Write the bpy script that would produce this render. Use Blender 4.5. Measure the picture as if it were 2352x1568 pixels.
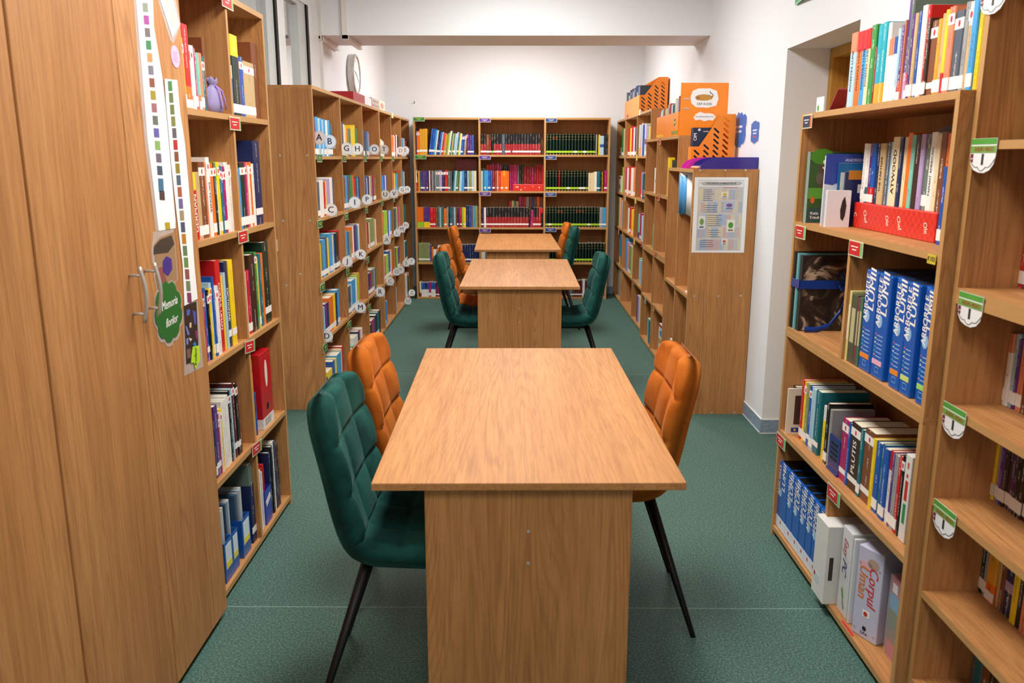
import bpy, bmesh, math, random
from mathutils import Vector, Matrix
for o in list(bpy.data.objects): bpy.data.objects.remove(o, do_unlink=True)
SC = bpy.context.scene
COL = SC.collection
rnd = random.Random(7)
PI = math.pi
# ---------------------------------------------------------------- camera
F_PX, PITCH, YAW, ROLL, CAMH = 1900.68, .2179, -.0051, .0013, 1.55
_fw = Vector((math.sin(YAW)*math.cos(PITCH), math.cos(YAW)*math.cos(PITCH), -math.sin(PITCH)))
_r0 = Vector((math.cos(YAW), -math.sin(YAW), 0)); _u0 = _r0.cross(_fw)
_rt = _r0*math.cos(ROLL) + _u0*math.sin(ROLL); _up = -_r0*math.sin(ROLL) + _u0*math.cos(ROLL)
CP = Vector((0, 0, CAMH))
cam = bpy.data.cameras.new('camera'); camo = bpy.data.objects.new('camera', cam); COL.objects.link(camo)
cam.sensor_width = 36; cam.lens = F_PX/2352*36; cam.clip_start = .05
cam.dof.use_dof = True; cam.dof.focus_distance = 4.6; cam.dof.aperture_fstop = 5.6
camo.matrix_world = Matrix(((_rt.x, _up.x, -_fw.x, 0), (_rt.y, _up.y, -_fw.y, 0), (_rt.z, _up.z, -_fw.z, CAMH), (0, 0, 0, 1)))
SC.camera = camo
# ---------------------------------------------------------------- world, exposure, large lights
w = bpy.data.worlds.new('world'); SC.world = w; w.use_nodes = True
w.node_tree.nodes['Background'].inputs[0].default_value = (.9, .95, 1, 1)
w.node_tree.nodes['Background'].inputs[1].default_value = .02
vs = SC.view_settings
vs.view_transform = 'Standard'; vs.look = 'None'; vs.gamma = 1; vs.use_curve_mapping = False
vs.exposure = 0.02
CEIL = 2.95
LAMPS = [(0.0, -.5, .44), (0.0, 2.6, .66), (0.0, 5.1, .50), (0.0, 8.1, .70)]   # x, y, relative power of the ceiling fittings
LAMP_W = 84.0
for lx, ly, k in LAMPS:
    ld = bpy.data.lights.new('fluorescent_light', 'AREA'); ld.shape = 'RECTANGLE'; ld.size = .55; ld.size_y = 1.15
    ld.energy = LAMP_W*k; ld.color = (1.0, .975, .945)
    lo = bpy.data.objects.new('fluorescent_light', ld); COL.objects.link(lo); lo.location = (lx, ly, CEIL-.075)
# ---------------------------------------------------------------- pixel -> position helpers (frame 2352 x 1568)
def ray(u, v): return _fw + _rt*((u-1176)/F_PX) - _up*((v-784)/F_PX)
def onX(u, v, x): d = ray(u, v); return CP + d*(x/d.x)
def onY(u, v, y): d = ray(u, v); return CP + d*(y/d.y)
def onZ(u, v, z): d = ray(u, v); return CP + d*((z-CAMH)/d.z)
# ---------------------------------------------------------------- materials
def lin(c):
    if isinstance(c, str): c = tuple(int(c[i:i+2], 16)/255 for i in (0, 2, 4))
    return tuple((x/12.92 if x <= .04045 else ((x+.055)/1.055)**2.4) for x in c)
MATS = {}
class NT:
    def __init__(s, name):
        s.m = bpy.data.materials.new(name); s.m.use_nodes = True; s.t = s.m.node_tree
        s.b = s.t.nodes['Principled BSDF']; s.out = s.t.nodes['Material Output']
    def n(s, typ, **kw):
        x = s.t.nodes.new(typ)
        for k, v in kw.items():
            if k in x.inputs.keys() if isinstance(k, str) and k in [i.name for i in x.inputs] else False: x.inputs[k].default_value = v
            else: setattr(x, k, v)
        return x
    def l(s, a, b): s.t.links.new(a, b)
    def math(s, op, a, b=None, c=None):
        x = s.t.nodes.new('ShaderNodeMath'); x.operation = op
        for i, q in enumerate((a, b, c)):
            if q is None: continue
            if isinstance(q, (int, float)): x.inputs[i].default_value = q
            else: s.l(q, x.inputs[i])
        return x.outputs[0]
    def mix(s, f, a, b, typ='MIX'):
        x = s.t.nodes.new('ShaderNodeMix'); x.data_type = 'RGBA'; x.blend_type = typ
        for i, q in ((0, f), (6, a), (7, b)):
            if isinstance(q, (int, float)): x.inputs[i].default_value = q
            elif isinstance(q, tuple): x.inputs[i].default_value = (q + (1,))[:4]
            else: s.l(q, x.inputs[i])
        return x.outputs[2]
    def ramp(s, f, stops, interp='LINEAR'):
        x = s.t.nodes.new('ShaderNodeValToRGB'); x.color_ramp.interpolation = interp
        e = x.color_ramp.elements
        while len(e) > 1: e.remove(e[-1])
        e[0].position = stops[0][0]; e[0].color = (stops[0][1] + (1,))[:4]
        for p, c in stops[1:]:
            q = e.new(p); q.color = (c + (1,))[:4]
        s.l(f, x.inputs[0]); return x.outputs[0]
    def noise(s, vec, scale, detail=3, rough=.55, dist=0):
        x = s.t.nodes.new('ShaderNodeTexNoise'); x.inputs['Scale'].default_value = scale
        x.inputs['Detail'].default_value = detail; x.inputs['Roughness'].default_value = rough; x.inputs['Distortion'].default_value = dist
        if vec is not None: s.l(vec, x.inputs['Vector'])
        return x.outputs[0]
    def coord(s, kind='Object', scale=(1, 1, 1), rand=0):
        tc = s.t.nodes.new('ShaderNodeTexCoord'); mp = s.t.nodes.new('ShaderNodeMapping')
        mp.inputs['Scale'].default_value = scale; s.l(tc.outputs[kind], mp.inputs[0])
        if rand:
            oi = s.t.nodes.new('ShaderNodeObjectInfo'); mu = s.math('MULTIPLY', oi.outputs['Random'], rand)
            cb = s.t.nodes.new('ShaderNodeCombineXYZ')
            for i in range(3): s.l(mu, cb.inputs[i])
            s.l(cb.outputs[0], mp.inputs['Location'])
        return mp.outputs[0]
    def bump(s, h, strength=.2, dist=.002):
        x = s.t.nodes.new('ShaderNodeBump'); x.inputs['Strength'].default_value = strength; x.inputs['Distance'].default_value = dist
        s.l(h, x.inputs['Height']); s.l(x.outputs[0], s.b.inputs['Normal'])
    def set(s, **kw):
        for k, v in kw.items():
            k = k.replace('_', ' ')
            if isinstance(v, tuple): v = (v + (1,))[:4]
            s.b.inputs[k].default_value = v
def plain(name, col, rough=.5, metal=0, bumps=0, var=.06, **kw):
    if name in MATS: return MATS[name]
    t = NT(name); c = lin(col)
    n = t.noise(t.coord('Object', rand=9), 14, 2)
    t.l(t.mix(n, tuple(x*(1-var) for x in c), tuple(min(1, x*(1+var)) for x in c)), t.b.inputs['Base Color'])
    t.set(Roughness=rough, Metallic=metal, **kw)
    if bumps: t.bump(t.noise(t.coord('Object'), bumps, 3), .15, .001)
    MATS[name] = t.m; return t.m
def wood(name, axis, light='c8915a', mid='b57d48', dark='84532f', rough=.5):
    t = NT(name)
    sc = [1, 1, 1]; sc[axis] = .045
    v = t.coord('Object', tuple(sc), rand=3.7)
    big = t.noise(v, 4.5, 2, .5, .4)
    fine = t.noise(v, 120, 3, .7)
    med = t.noise(v, 26, 4, .6, .6)
    sc2 = [1, 1, 1]; sc2[axis] = .07
    cv = t.noise(t.coord('Object', tuple(sc2), rand=5.1), 3.2, 1.5, .45, .9)
    rings = t.math('SINE', t.math('MULTIPLY', cv, 330.0))
    rings = t.math('MULTIPLY', t.math('POWER', t.math('MULTIPLY_ADD', rings, .5, .5), 4.0), t.ramp(t.noise(v, 2.6, 1), [(.45, (.15, .15, .15)), (.60, (1, 1, 1))]))
    msk = t.math('SMOOTHSTEP' if False else 'GREATER_THAN', big, .50)
    base = t.ramp(big, [(.25, lin(mid)), (.75, lin(light))])
    c = t.mix(t.math('MULTIPLY', t.ramp(med, [(.42, (0, 0, 0)), (.72, (1, 1, 1))]), .30), base, lin(dark))
    c = t.mix(t.math('MULTIPLY', rings, .40), c, lin(dark))
    c = t.mix(t.math('MULTIPLY', t.ramp(fine, [(.45, (0, 0, 0)), (.62, (1, 1, 1))]), .36), c, lin(dark))
    t.l(c, t.b.inputs['Base Color']); t.set(Roughness=rough, Specular_IOR_Level=.22)
    t.bump(fine, .06, .0006)
    MATS[name] = t.m; return t.m
WX, WY, WZ = wood('oak_grain_x', 0), wood('oak_grain_y', 1), wood('oak_grain_z', 2)
EDGE = plain('oak_edge_band', 'b98c55', .45, var=.1)
DOORW = wood('door_wood', 2, 'cf9d4e', 'b9832f', '8d5f22')
def velvet(name, col, hi):
    t = NT(name)
    n = t.noise(t.coord('Object'), 7, 4, .6, .8)
    f = t.noise(t.coord('Object'), 900, 1)
    c = t.mix(t.ramp(n, [(.35, (0, 0, 0)), (.68, (1, 1, 1))]), lin(col), lin(hi))
    t.l(c, t.b.inputs['Base Color']); t.set(Roughness=.85, Sheen_Weight=.3, Sheen_Roughness=.35, Specular_IOR_Level=.15)
    t.b.inputs['Sheen Tint'].default_value = (lin(hi)[0]*1.5+.1, lin(hi)[1]*1.5+.1, lin(hi)[2]*1.5+.1, 1)
    t.bump(f, .1, .0006); MATS[name] = t.m; return t.m
VGREEN = velvet('green_velvet', '0d3631', '1d544c'); VORANGE = velvet('orange_velvet', 'a2500f', 'ba691f')
BLACK = plain('black_metal', '0c0b0b', .45, 0, Specular_IOR_Level=.3)
CHROME = plain('satin_chrome', 'c9c6c0', .32, .5)
def paintmat(name, col, tint=.02):
    t = NT(name); c = lin(col); n = t.noise(t.coord('Object'), 2.2, 3)
    t.l(t.mix(n, tuple(x*(1-tint) for x in c), tuple(min(1, x*(1+tint)) for x in c)), t.b.inputs['Base Color'])
    t.set(Roughness=.8, Specular_IOR_Level=.2); t.bump(t.noise(t.coord('Object'), 160, 3), .06, .001); MATS[name] = t.m; return t.m
WALL = paintmat('white_wall_paint', 'e9ecef')
def carpet():
    t = NT('green_floor_covering'); v = t.coord('Object')
    a = t.noise(v, 150, 3, .7); b = t.noise(v, 420, 2, .7); c = t.noise(v, 1.6, 3)
    col = t.ramp(a, [(.36, lin('2c463e')), (.50, lin('415f55')), (.64, lin('688c80'))])
    col = t.mix(t.math('MULTIPLY', t.ramp(b, [(.62, (0, 0, 0)), (.75, (1, 1, 1))]), .45), col, lin('92b3a8'))
    col = t.mix(t.math('MULTIPLY', c, .35), col, lin('3b5a50'))
    # welded seams of the sheet flooring: thin pale lines across the room
    sp = t.n('ShaderNodeSeparateXYZ'); t.l(v, sp.inputs[0])
    s = None
    for yy in (2.652, 5.905):
        d = t.math('ABSOLUTE', t.math('SUBTRACT', sp.outputs[1], yy)); k = t.math('LESS_THAN', d, .0017)
        s = k if s is None else t.math('MAXIMUM', s, k)
    col = t.mix(t.math('MULTIPLY', s, .55), col, lin('a9c4b8'))
    t.l(col, t.b.inputs['Base Color']); t.set(Roughness=.62, Specular_IOR_Level=.3); t.bump(b, .25, .001)
    MATS['carpet'] = t.m; return t.m
CARPET = carpet()
def vinyl():
    t = NT('blue_vinyl_skirting'); n = t.noise(t.coord('Object', (1, 1, 6)), 40, 4, .7)
    t.l(t.ramp(n, [(.35, lin('7388a0')), (.65, lin('9db0c4'))]), t.b.inputs['Base Color']); t.set(Roughness=.5); MATS['vinyl'] = t.m; return t.m
VINYL = vinyl()
def glassy(name, col, alpha, rough=.08):
    t = NT(name); t.set(Base_Color=lin(col), Roughness=rough, Alpha=alpha, Specular_IOR_Level=.5)
    MATS[name] = t.m; return t.m
CLEAR = glassy('clear_plastic', 'e8ecee', .22)
def printed():
    # flat print on books, boxes and cards: face colours plus rows of small lettering on the spine
    t = NT('printed_cover')
    ca = t.n('ShaderNodeAttribute'); ca.attribute_name = 'Col'
    ink = t.n('ShaderNodeAttribute'); ink.attribute_name = 'Ink'
    uv = t.n('ShaderNodeUVMap'); uv.uv_map = 'Spine'
    sp = t.n('ShaderNodeSeparateXYZ'); t.l(uv.outputs[0], sp.inputs[0])
    cb = t.n('ShaderNodeCombineXYZ')
    t.l(t.math('MULTIPLY', sp.outputs[0], 6.5), cb.inputs[0]); t.l(t.math('MULTIPLY', sp.outputs[1], 5.6), cb.inputs[1]); t.l(t.math('MULTIPLY', ink.outputs['Alpha'], 40), cb.inputs[2])
    nz = t.noise(cb.outputs[0], 1.0, 1, .5)
    m = t.math('GREATER_THAN', nz, .53)
    inb = t.math('LESS_THAN', t.math('ABSOLUTE', t.math('SUBTRACT', sp.outputs[0], .5)), .20)
    cb2 = t.n('ShaderNodeCombineXYZ'); t.l(t.math('MULTIPLY', sp.outputs[1], .34), cb2.inputs[1]); t.l(t.math('MULTIPLY', ink.outputs['Alpha'], 90), cb2.inputs[2])
    blk = t.math('GREATER_THAN', t.noise(cb2.outputs[0], 1.0, 0, .5), .50)
    k = t.math('MULTIPLY', t.math('MULTIPLY', m, inb), blk)
    c = t.mix(t.math('MULTIPLY', k, .75), ca.outputs['Color'], ink.outputs['Color'])
    t.l(c, t.b.inputs['Base Color']); t.set(Roughness=.38, Specular_IOR_Level=.4)
    MATS['print'] = t.m; return t.m
PRINT = printed()
PAGES = plain('page_paper', 'e8e0cc', .8, var=.04)
def tinted(name='flat_print'):
    t = NT(name); ca = t.n('ShaderNodeAttribute'); ca.attribute_name = 'Col'
    t.l(ca.outputs['Color'], t.b.inputs['Base Color']); t.set(Roughness=.45, Specular_IOR_Level=.35); MATS[name] = t.m; return t.m
TINT = tinted()
def cmat(hexcol, rough=.45, metal=0):
    return plain('colour_'+hexcol+('' if rough == .45 else '_%d' % int(rough*100)), hexcol, rough, metal, var=.03)
# ---------------------------------------------------------------- mesh helpers
class Frame:
    """origin o, right r, up u, normal n = r x u"""
    def __init__(s, o, r, u):
        s.o = Vector(o); s.r = Vector(r).normalized(); s.u = Vector(u).normalized(); s.n = s.r.cross(s.u)
    def p(s, a, b, c=0): return s.o + s.r*a + s.u*b + s.n*c
    def at(s, a, b, c=0): return Frame(s.p(a, b, c), s.r, s.u)
    def rot(s, ang): return Frame(s.o, s.r*math.cos(ang)+s.u*math.sin(ang), -s.r*math.sin(ang)+s.u*math.cos(ang))
WORLD = Frame((0, 0, 0), (1, 0, 0), (0, 1, 0))
WLOC = {}
class MB:
    def __init__(s):
        s.v = []; s.f = []; s.c = []; s.mi = []; s.ink = []; s.uv = []
    def face(s, idx, col=None, mi=0, ink=None, uv=None):
        s.f.append(tuple(idx)); s.c.append(col or (.5, .5, .5)); s.mi.append(mi); s.ink.append(ink or (0, 0, 0, 0)); s.uv.append(uv)
    def pts(s, ps):
        b = len(s.v); s.v += [tuple(p) for p in ps]; return list(range(b, b+len(ps)))
    def box(s, a0, a1, b0, b1, c0, c1, fr=WORLD, col=None, mi=0, fm=None):
        """box in frame coords; fm: dict side->material index, sides -a +a -b +b -c +c"""
        i = s.pts([fr.p(a, b, c) for c in (c0, c1) for b in (b0, b1) for a in (a0, a1)])
        for k, q in (('-c', (0, 2, 3, 1)), ('+c', (4, 5, 7, 6)), ('-b', (0, 1, 5, 4)), ('+b', (2, 6, 7, 3)), ('-a', (0, 4, 6, 2)), ('+a', (1, 3, 7, 5))):
            s.face([i[j] for j in q], col, (fm or {}).get(k, mi))
        return s
    def prism(s, poly, c0, c1, fr=WORLD, col=None, mi=0, side=None):
        """polygon (ccw) in the a,b plane, extruded from c0 to c1"""
        n = len(poly); i = s.pts([fr.p(a, b, c0) for a, b in poly]+[fr.p(a, b, c1) for a, b in poly])
        s.face(i[:n][::-1], col, mi); s.face(i[n:], col, mi)
        for k in range(n): s.face([i[k], i[(k+1) % n], i[n+(k+1) % n], i[n+k]], side or col, mi)
        return s
    def tube(s, path, rad, seg=10, col=None, mi=0, cap=True):
        path = [Vector(p) for p in path]; rings = []
        if not isinstance(rad, (list, tuple)): rad = [rad]*len(path)
        ref = None
        for k, p in enumerate(path):
            d = (path[min(k+1, len(path)-1)]-path[max(k-1, 0)]).normalized()
            if ref is None: ref = d.orthogonal().normalized()
            ref = (ref - d*ref.dot(d)).normalized(); b = d.cross(ref)
            rings.append(s.pts([p + (ref*math.cos(2*PI*j/seg)+b*math.sin(2*PI*j/seg))*rad[k] for j in range(seg)]))
        for A, B in zip(rings, rings[1:]):
            for j in range(seg): s.face([A[j], A[(j+1) % seg], B[(j+1) % seg], B[j]], col, mi)
        if cap: s.face(rings[0][::-1], col, mi); s.face(rings[-1], col, mi)
        return s
    def lathe(s, prof, fr=WORLD, seg=24, col=None, mi=0, closed=False):
        """profile of (radius, height along n) revolved about n"""
        rings = [s.pts([fr.p(r*math.cos(2*PI*j/seg), r*math.sin(2*PI*j/seg), h) for j in range(seg)]) for r, h in prof]
        for A, B in zip(rings, rings[1:]):
            for j in range(seg): s.face([A[j], A[(j+1) % seg], B[(j+1) % seg], B[j]], col, mi)
        s.face(rings[0][::-1], col, mi); s.face(rings[-1], col, mi)
        return s
    def build(s, name, mats, parent=None, smooth=False, origin=None, attrs=False):
        me = bpy.data.meshes.new(name)
        if parent is not None: o0 = WLOC[parent]
        elif origin is not None: o0 = Vector(origin)
        else:
            xs = [p[0] for p in s.v]; ys = [p[1] for p in s.v]; zs = [p[2] for p in s.v]
            o0 = Vector(((min(xs)+max(xs))/2, (min(ys)+max(ys))/2, min(zs)))
        me.from_pydata([(p[0]-o0.x, p[1]-o0.y, p[2]-o0.z) for p in s.v], [], s.f)
        mats = mats if isinstance(mats, (list, tuple)) else [mats]
        for m in mats: me.materials.append(m)
        if len(mats) > 1: me.polygons.foreach_set('material_index', s.mi)
        if any(m in (PRINT, TINT) for m in mats):
            ca = me.color_attributes.new('Col', 'FLOAT_COLOR', 'CORNER'); vals = []
            for f, c in zip(s.f, s.c): vals += [c[0], c[1], c[2], 1]*len(f)
            ca.data.foreach_set('color', vals)
            if PRINT in mats:
                ia = me.color_attributes.new('Ink', 'FLOAT_COLOR', 'CORNER'); vals = []
                ul = me.uv_layers.new(name='Spine'); uvs = []
                for f, c, uv in zip(s.f, s.ink, s.uv):
                    vals += list(c)*len(f)
                    uvs += [q for p in (uv or [(-9, -9)]*len(f)) for q in p]
                ia.data.foreach_set('color', vals); ul.data.foreach_set('uv', uvs)
        if smooth: me.polygons.foreach_set('use_smooth', [True]*len(me.polygons))
        me.update()
        o = bpy.data.objects.new(name, me); COL.objects.link(o)
        if parent is not None: o.parent = parent
        else: o.location = o0
        WLOC[o] = o0.copy()
        return o
def tag(o, label=None, cat=None, group=None, kind=None):
    if label: o['label'] = label
    if cat: o['category'] = cat
    if group: o['group'] = group
    if kind: o['kind'] = kind
    return o
def thing(name, label, cat, loc, group=None):
    o = bpy.data.objects.new(name, None); COL.objects.link(o); o.location = loc; o.empty_display_size = .1
    WLOC[o] = Vector(loc); return tag(o, label, cat, group)
def bevel(o, w, seg=2):
    m = o.modifiers.new('bevel', 'BEVEL'); m.width = w; m.segments = seg; m.limit_method = 'ANGLE'; return o
_txt = {}
def text(body, size, mat, parent, fr, name='lettering', align='CENTER', ext=.0004, sx=1.0, shear=0, bold=.014):
    """flat lettering lying in frame fr (right, up), standing ext proud"""
    key = (body, align, ext, shear, bold)
    if key not in _txt:
        cu = bpy.data.curves.new('t', 'FONT'); cu.body = body; cu.size = 1; cu.align_x = align; cu.align_y = 'CENTER'; cu.resolution_u = 2; cu.shear = shear
        ob = bpy.data.objects.new('t', cu); me = bpy.data.meshes.new_from_object(ob); bpy.data.objects.remove(ob); bpy.data.curves.remove(cu)
        _txt[key] = ([tuple(v.co) for v in me.vertices], [tuple(p.vertices) for p in me.polygons]); bpy.data.meshes.remove(me)
    V, Fc = _txt[key]; b = MB()
    for q in ((-bold, bold) if bold else (0,)):      # a heavier stroke: the outline laid twice, slightly apart
        off = len(b.v); b.v += [tuple(fr.p((x+q)*size*sx, y*size, ext+(q > 0)*.00003)) for x, y, z in V]
        for f in Fc: b.face([k+off for k in f])
    return b.build(name, mat, parent)
def kids_copy(root, loc, rotz, **kw):
    r = root.copy(); COL.objects.link(r); r.location = loc; r.rotation_euler = (0, 0, rotz)
    for k, v in kw.items(): r[k] = v
    def rec(src, dst):
        for ch in list(src.children):
            c = ch.copy(); COL.objects.link(c); c.parent = dst; rec(ch, c)
    rec(root, r); return r
def struct(b, name, mats, **kw): return tag(b.build(name, mats, **kw), kind='structure')
# ================================================================ the room
XL, XR, YB, YF = -1.46, 1.4155, 9.62, -3.2
NY0, NY1, NZ, NX = 3.62, 4.563, 2.11, 1.66          # door niche in the right wall
struct(MB().box(XL-.3, 2.2, YF-.3, YB+.3, -.12, 0), 'floor', CARPET, origin=(0, 0, 0))
struct(MB().box(XL-.3, 2.2, YF-.3, YB+.3, CEIL, CEIL+.12), 'ceiling', WALL)
struct(MB().box(XL-.3, 2.2, YB, YB+.2, 0, CEIL), 'wall_back', WALL)
struct(MB().box(XL-.3, 2.2, YF-.2, YF, 0, CEIL), 'wall_front', WALL)
WY0, WY1, WZ0, WZ1 = 3.3, 6.34, 1.0, 2.62            # window opening
b = MB()
b.box(XL-.25, XL, YF, WY0, 0, CEIL).box(XL-.25, XL, WY1, YB, 0, CEIL).box(XL-.25, XL, WY0, WY1, 0, WZ0).box(XL-.25, XL, WY0, WY1, WZ1, CEIL)
struct(b, 'wall_left', WALL)
b = MB()
b.box(XR, 2.0, YF, NY0, 0, CEIL).box(XR, 2.0, NY1, YB, 0, CEIL).box(XR, 2.0, NY0, NY1, NZ, CEIL).box(1.78, 2.0, NY0, NY1, 0, NZ)
struct(b, 'wall_right', WALL)
struct(MB().box(XL, XR, 6.396, 6.958, 2.426, CEIL), 'trim_1', WALL)['label'] = 'white ceiling beam across the room'
# cable trunking on and under the beam
TRUNK = plain('white_trunking', 'e6e2dd', .4)
b = MB().box(-1.276, -1.238, 6.374, 6.396, 2.40, CEIL).box(-1.276, -1.238, 6.374, 7.00, 2.398, 2.426)
struct(b, 'trim_2', TRUNK)['label'] = 'white cable trunking over the beam'
b = MB().box(XL, XL+.035, 6.36, 7.0, 2.39, 2.426).box(XL, XL+.035, 6.375, 6.396, 1.9, CEIL)
b.tube([(XL+.018, 6.352, 2.408), (XL+.018, 6.362, 2.408)], .011, 8, mi=1)
struct(b, 'trim_3', [TRUNK, BLACK])['label'] = 'white cable trunking along the left wall'
# skirting
bb = MB()
bb.box(XR-.006, XR, NY1+.0, YB, .004, .082).box(XR-.006, NX-.02, NY1-.006, NY1, .004, .082)
struct(bb, 'baseboard_right', VINYL)
bb = MB()
bb.box(XR-.009, XR, NY1-.008, YB, 0, .005).box(XR-.009, NX-.02, NY1-.009, NY1, 0, .005)
bb.box(XR-.0065, XR, NY1-.006, YB, .082, .0855).box(XR-.0065, NX-.02, NY1-.0065, NY1, .082, .0855)
struct(bb, 'trim_4', plain('white_sealant', 'e4e6e6', .5))
struct(MB().box(XL, XR, YB-.006, YB, 0, .085), 'baseboard_back', VINYL)
struct(MB().box(XL, XL+.006, YF, YB, 0, .085), 'baseboard_left', VINYL)
# door in the niche
d = thing('door_1', 'brown wooden door with a frame, deep in the wall niche', 'door', (NX, (NY0+NY1)/2, 0)); d['kind'] = 'structure'; del d['category']
b = MB()
b.box(NX-.02, 1.78, NY1-.05, NY1-.001, 0, NZ-.001).box(NX-.02, 1.78, NY0+.001, NY0+.05, 0, NZ-.001).box(NX-.02, 1.78, NY0+.05, NY1-.05, NZ-.05, NZ-.001)
b.build('door_frame', DOORW, d)
b = MB(); b.box(1.72, 1.755, NY0+.05, NY1-.05, .01, NZ-.05); leaf = b.build('door_leaf', DOORW, d)
b = MB(); b.tube([(1.72, 3.75, 1.03), (1.69, 3.75, 1.03), (1.69, 3.87, 1.03)], .009, 10); b.build('handle', CHROME, leaf, smooth=True)
# window
wn = thing('window_1', 'white framed window reflecting the room, high on the left wall', 'window', (XL, (WY0+WY1)/2, WZ0)); wn['kind'] = 'structure'; del wn['category']
PVC = plain('white_window_plastic', 'dcdedd', .3)
b = MB()
fx0, fx1 = XL-.05, XL+.020
zf0, zf1 = WZ0+.07, WZ1-.05
b.box(fx0, fx1, WY0, WY1, WZ0, zf0).box(fx0, fx1, WY0, WY1, zf1, WZ1).box(fx0, fx1, WY0, WY0+.08, zf0, zf1)
b.box(fx0, fx1, 6.04, WY1, zf0, zf1).box(fx0, fx1, 5.262, 5.43, zf0, zf1)
b.build('window_frame', PVC, wn)
n = NT('window_glass_at_night'); n.set(Base_Color=(.70, .73, .74), Metallic=.8, Roughness=.02); MATS['pane'] = n.m
for y0, y1, s0, s1 in ((3.38, 5.215, .10, .15), (5.432, 5.992, .0, .20)):
    b = MB(); x0, x1 = XL-.045, XL+.012
    b.box(x0, x1, y1-s1, y1, zf0, zf1).box(x0, x1, y0+s0, y1-s1, zf0, zf0+.09).box(x0, x1, y0+s0, y1-s1, zf1-.03, zf1)
    if s0: b.box(x0, x1, y0, y0+s0, zf0, zf1)
    sash = b.build('sash', plain('grey_window_plastic', 'b9bfbe', .35), wn)
    MB().box(XL-.03, XL+.024, y1+.002, y1+.046, zf0, zf1).build('gasket', BLACK, sash)
    MB().box(XL-.028, XL-.016, y0+s0, y1-s1, zf0+.09, zf1-.03).build('pane', MATS['pane'], sash)
# ceiling fittings
for lx, ly, k in LAMPS:
    c = thing('ceiling_light', 'white fluorescent ceiling light fitting ' + ('beyond the beam' if ly > 7 else 'right before the beam' if ly > 4 else 'over the table by the wardrobe' if ly > 1 else 'over the plain wardrobe'), 'ceiling light', (lx, ly, CEIL-.07), 'ceiling light fittings')
    b = MB().box(lx-.3, lx+.3, ly-.6, ly+.6, CEIL-.05, CEIL-.002); b.build('housing', TRUNK, c)
    if 'tubeglow' not in MATS:
        n = NT('lit_diffuser'); n.set(Base_Color=(.9, .9, .9), Emission_Color=(1, .95, .88), Emission_Strength=4.0); MATS['tubeglow'] = n.m
    b = MB().box(lx-.28, lx+.28, ly-.58, ly+.58, CEIL-.07, CEIL-.05); b.build('diffuser', MATS['tubeglow'], c)
# ================================================================ furniture: bookcases
def bookcase(label, fr, length, levels, depth, divs, top=None, th=.018, axis=1, top_over=True, skip=None, group='oak bookcases', z0=0.0, foot=True, backp=True, name='bookcase'):
    """fr: front lower left corner seen from the aisle (a along, b up, c towards the aisle); levels: heights of board tops from base board to top"""
    g = WY if axis == 1 else WX
    base = fr.p(length/2, z0, -depth/2)
    t = thing(name, label, 'bookcase', base, group)
    zb, zt = levels[0], levels[-1]
    em = {'+c': 1}
    for a in (0, length-th):
        MB().box(a, a+th, z0, zt-th, -depth, 0, fr, fm=em).build('side_panel', [WZ, EDGE], t)
    MB().box(0, length, zt-th, zt, -depth, .0005, fr, fm=em).build('top_panel', [g, EDGE], t)
    MB().box(th, length-th, zb-th, zb, -depth, -.0005, fr, fm=em).build('bottom_panel', [g, EDGE], t)
    if backp: MB().box(th, length-th, zb, zt-th, -depth, -depth+.006, fr).build('back_panel', [WZ], t)
    rows = list(zip(levels[:-1], levels[1:]))
    for ri, (lo, hi) in enumerate(rows):
        ds = divs[ri] if divs and isinstance(divs[0], (list, tuple)) else divs
        for a in ds: MB().box(a-th/2, a+th/2, lo, hi-th, -depth+.006, -.001, fr, fm=em).build('divider', [WZ, EDGE], t)
        if ri < len(rows)-1:
            dd = divs[ri+1] if divs and isinstance(divs[0], (list, tuple)) else divs
            cut = sorted(set(ds) & set(dd)); ed = [th]+[x for a in cut for x in (a, a)]+[length-th]
            for k in range(0, len(ed), 2):
                MB().box(ed[k], ed[k+1], hi-th, hi, -depth+.006, -.0003, fr, fm=em).build('shelf', [g, EDGE], t)
    return t
TH = .02
# bookcase beside the wardrobe
FA = Frame((-1.032, 2.606, 0), (0, 1, 0), (0, 0, 1)); LA = .957
LVA = [.042, .448, .869, 1.284, 1.703, 2.117]
bookcase('tall oak bookcase with red shelf tags standing against the wardrobe', FA, LA, LVA, .36, [.511], th=TH)
# long bookcase with lettered discs
FL = Frame((-1.191, 4.995, 0), (0, 1, 0), (0, 0, 1))
BL = [0, .79, 1.60, 2.40, 3.10, 3.785, 4.455]
LVL = [.035, .444, .819, 1.192, 1.561, 1.963]
ul = bookcase('oak bookcase carrying the letters A to S, end panel facing the wardrobe', FL, 2.405, LVL, .262, [BL[1], BL[2]], th=TH)
for u, v in ((643, 357), (706, 357), (650, 507), (712, 506), (658, 655), (690, 629)):
    MB().lathe([(.006, 0), (.006, .0012), (.003, .0016)], Frame(onY(u, v, 4.995), (1, 0, 0), (0, 0, 1)), 10).build('screw_head', CHROME, ul)
FL2 = Frame((-1.191, 4.995+2.406, 0), (0, 1, 0), (0, 0, 1))
bookcase('oak bookcase running from the lettered bookcase into the back corner', FL2, 2.05, LVL, .262, [BL[4]-2.406, BL[5]-2.406], th=TH)
# back wall
FB = Frame((-1.119, 9.2154, 0), (1, 0, 0), (0, 0, 1)); LB = 2.132
LVB = [.022, .412, .801, 1.197, 1.585, 1.976]
bookcase('wide three-bay oak bookcase against the back wall full of reference sets', FB, LB, LVB, .32, [-.403+1.119, .308+1.119], th=TH, axis=0)
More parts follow.
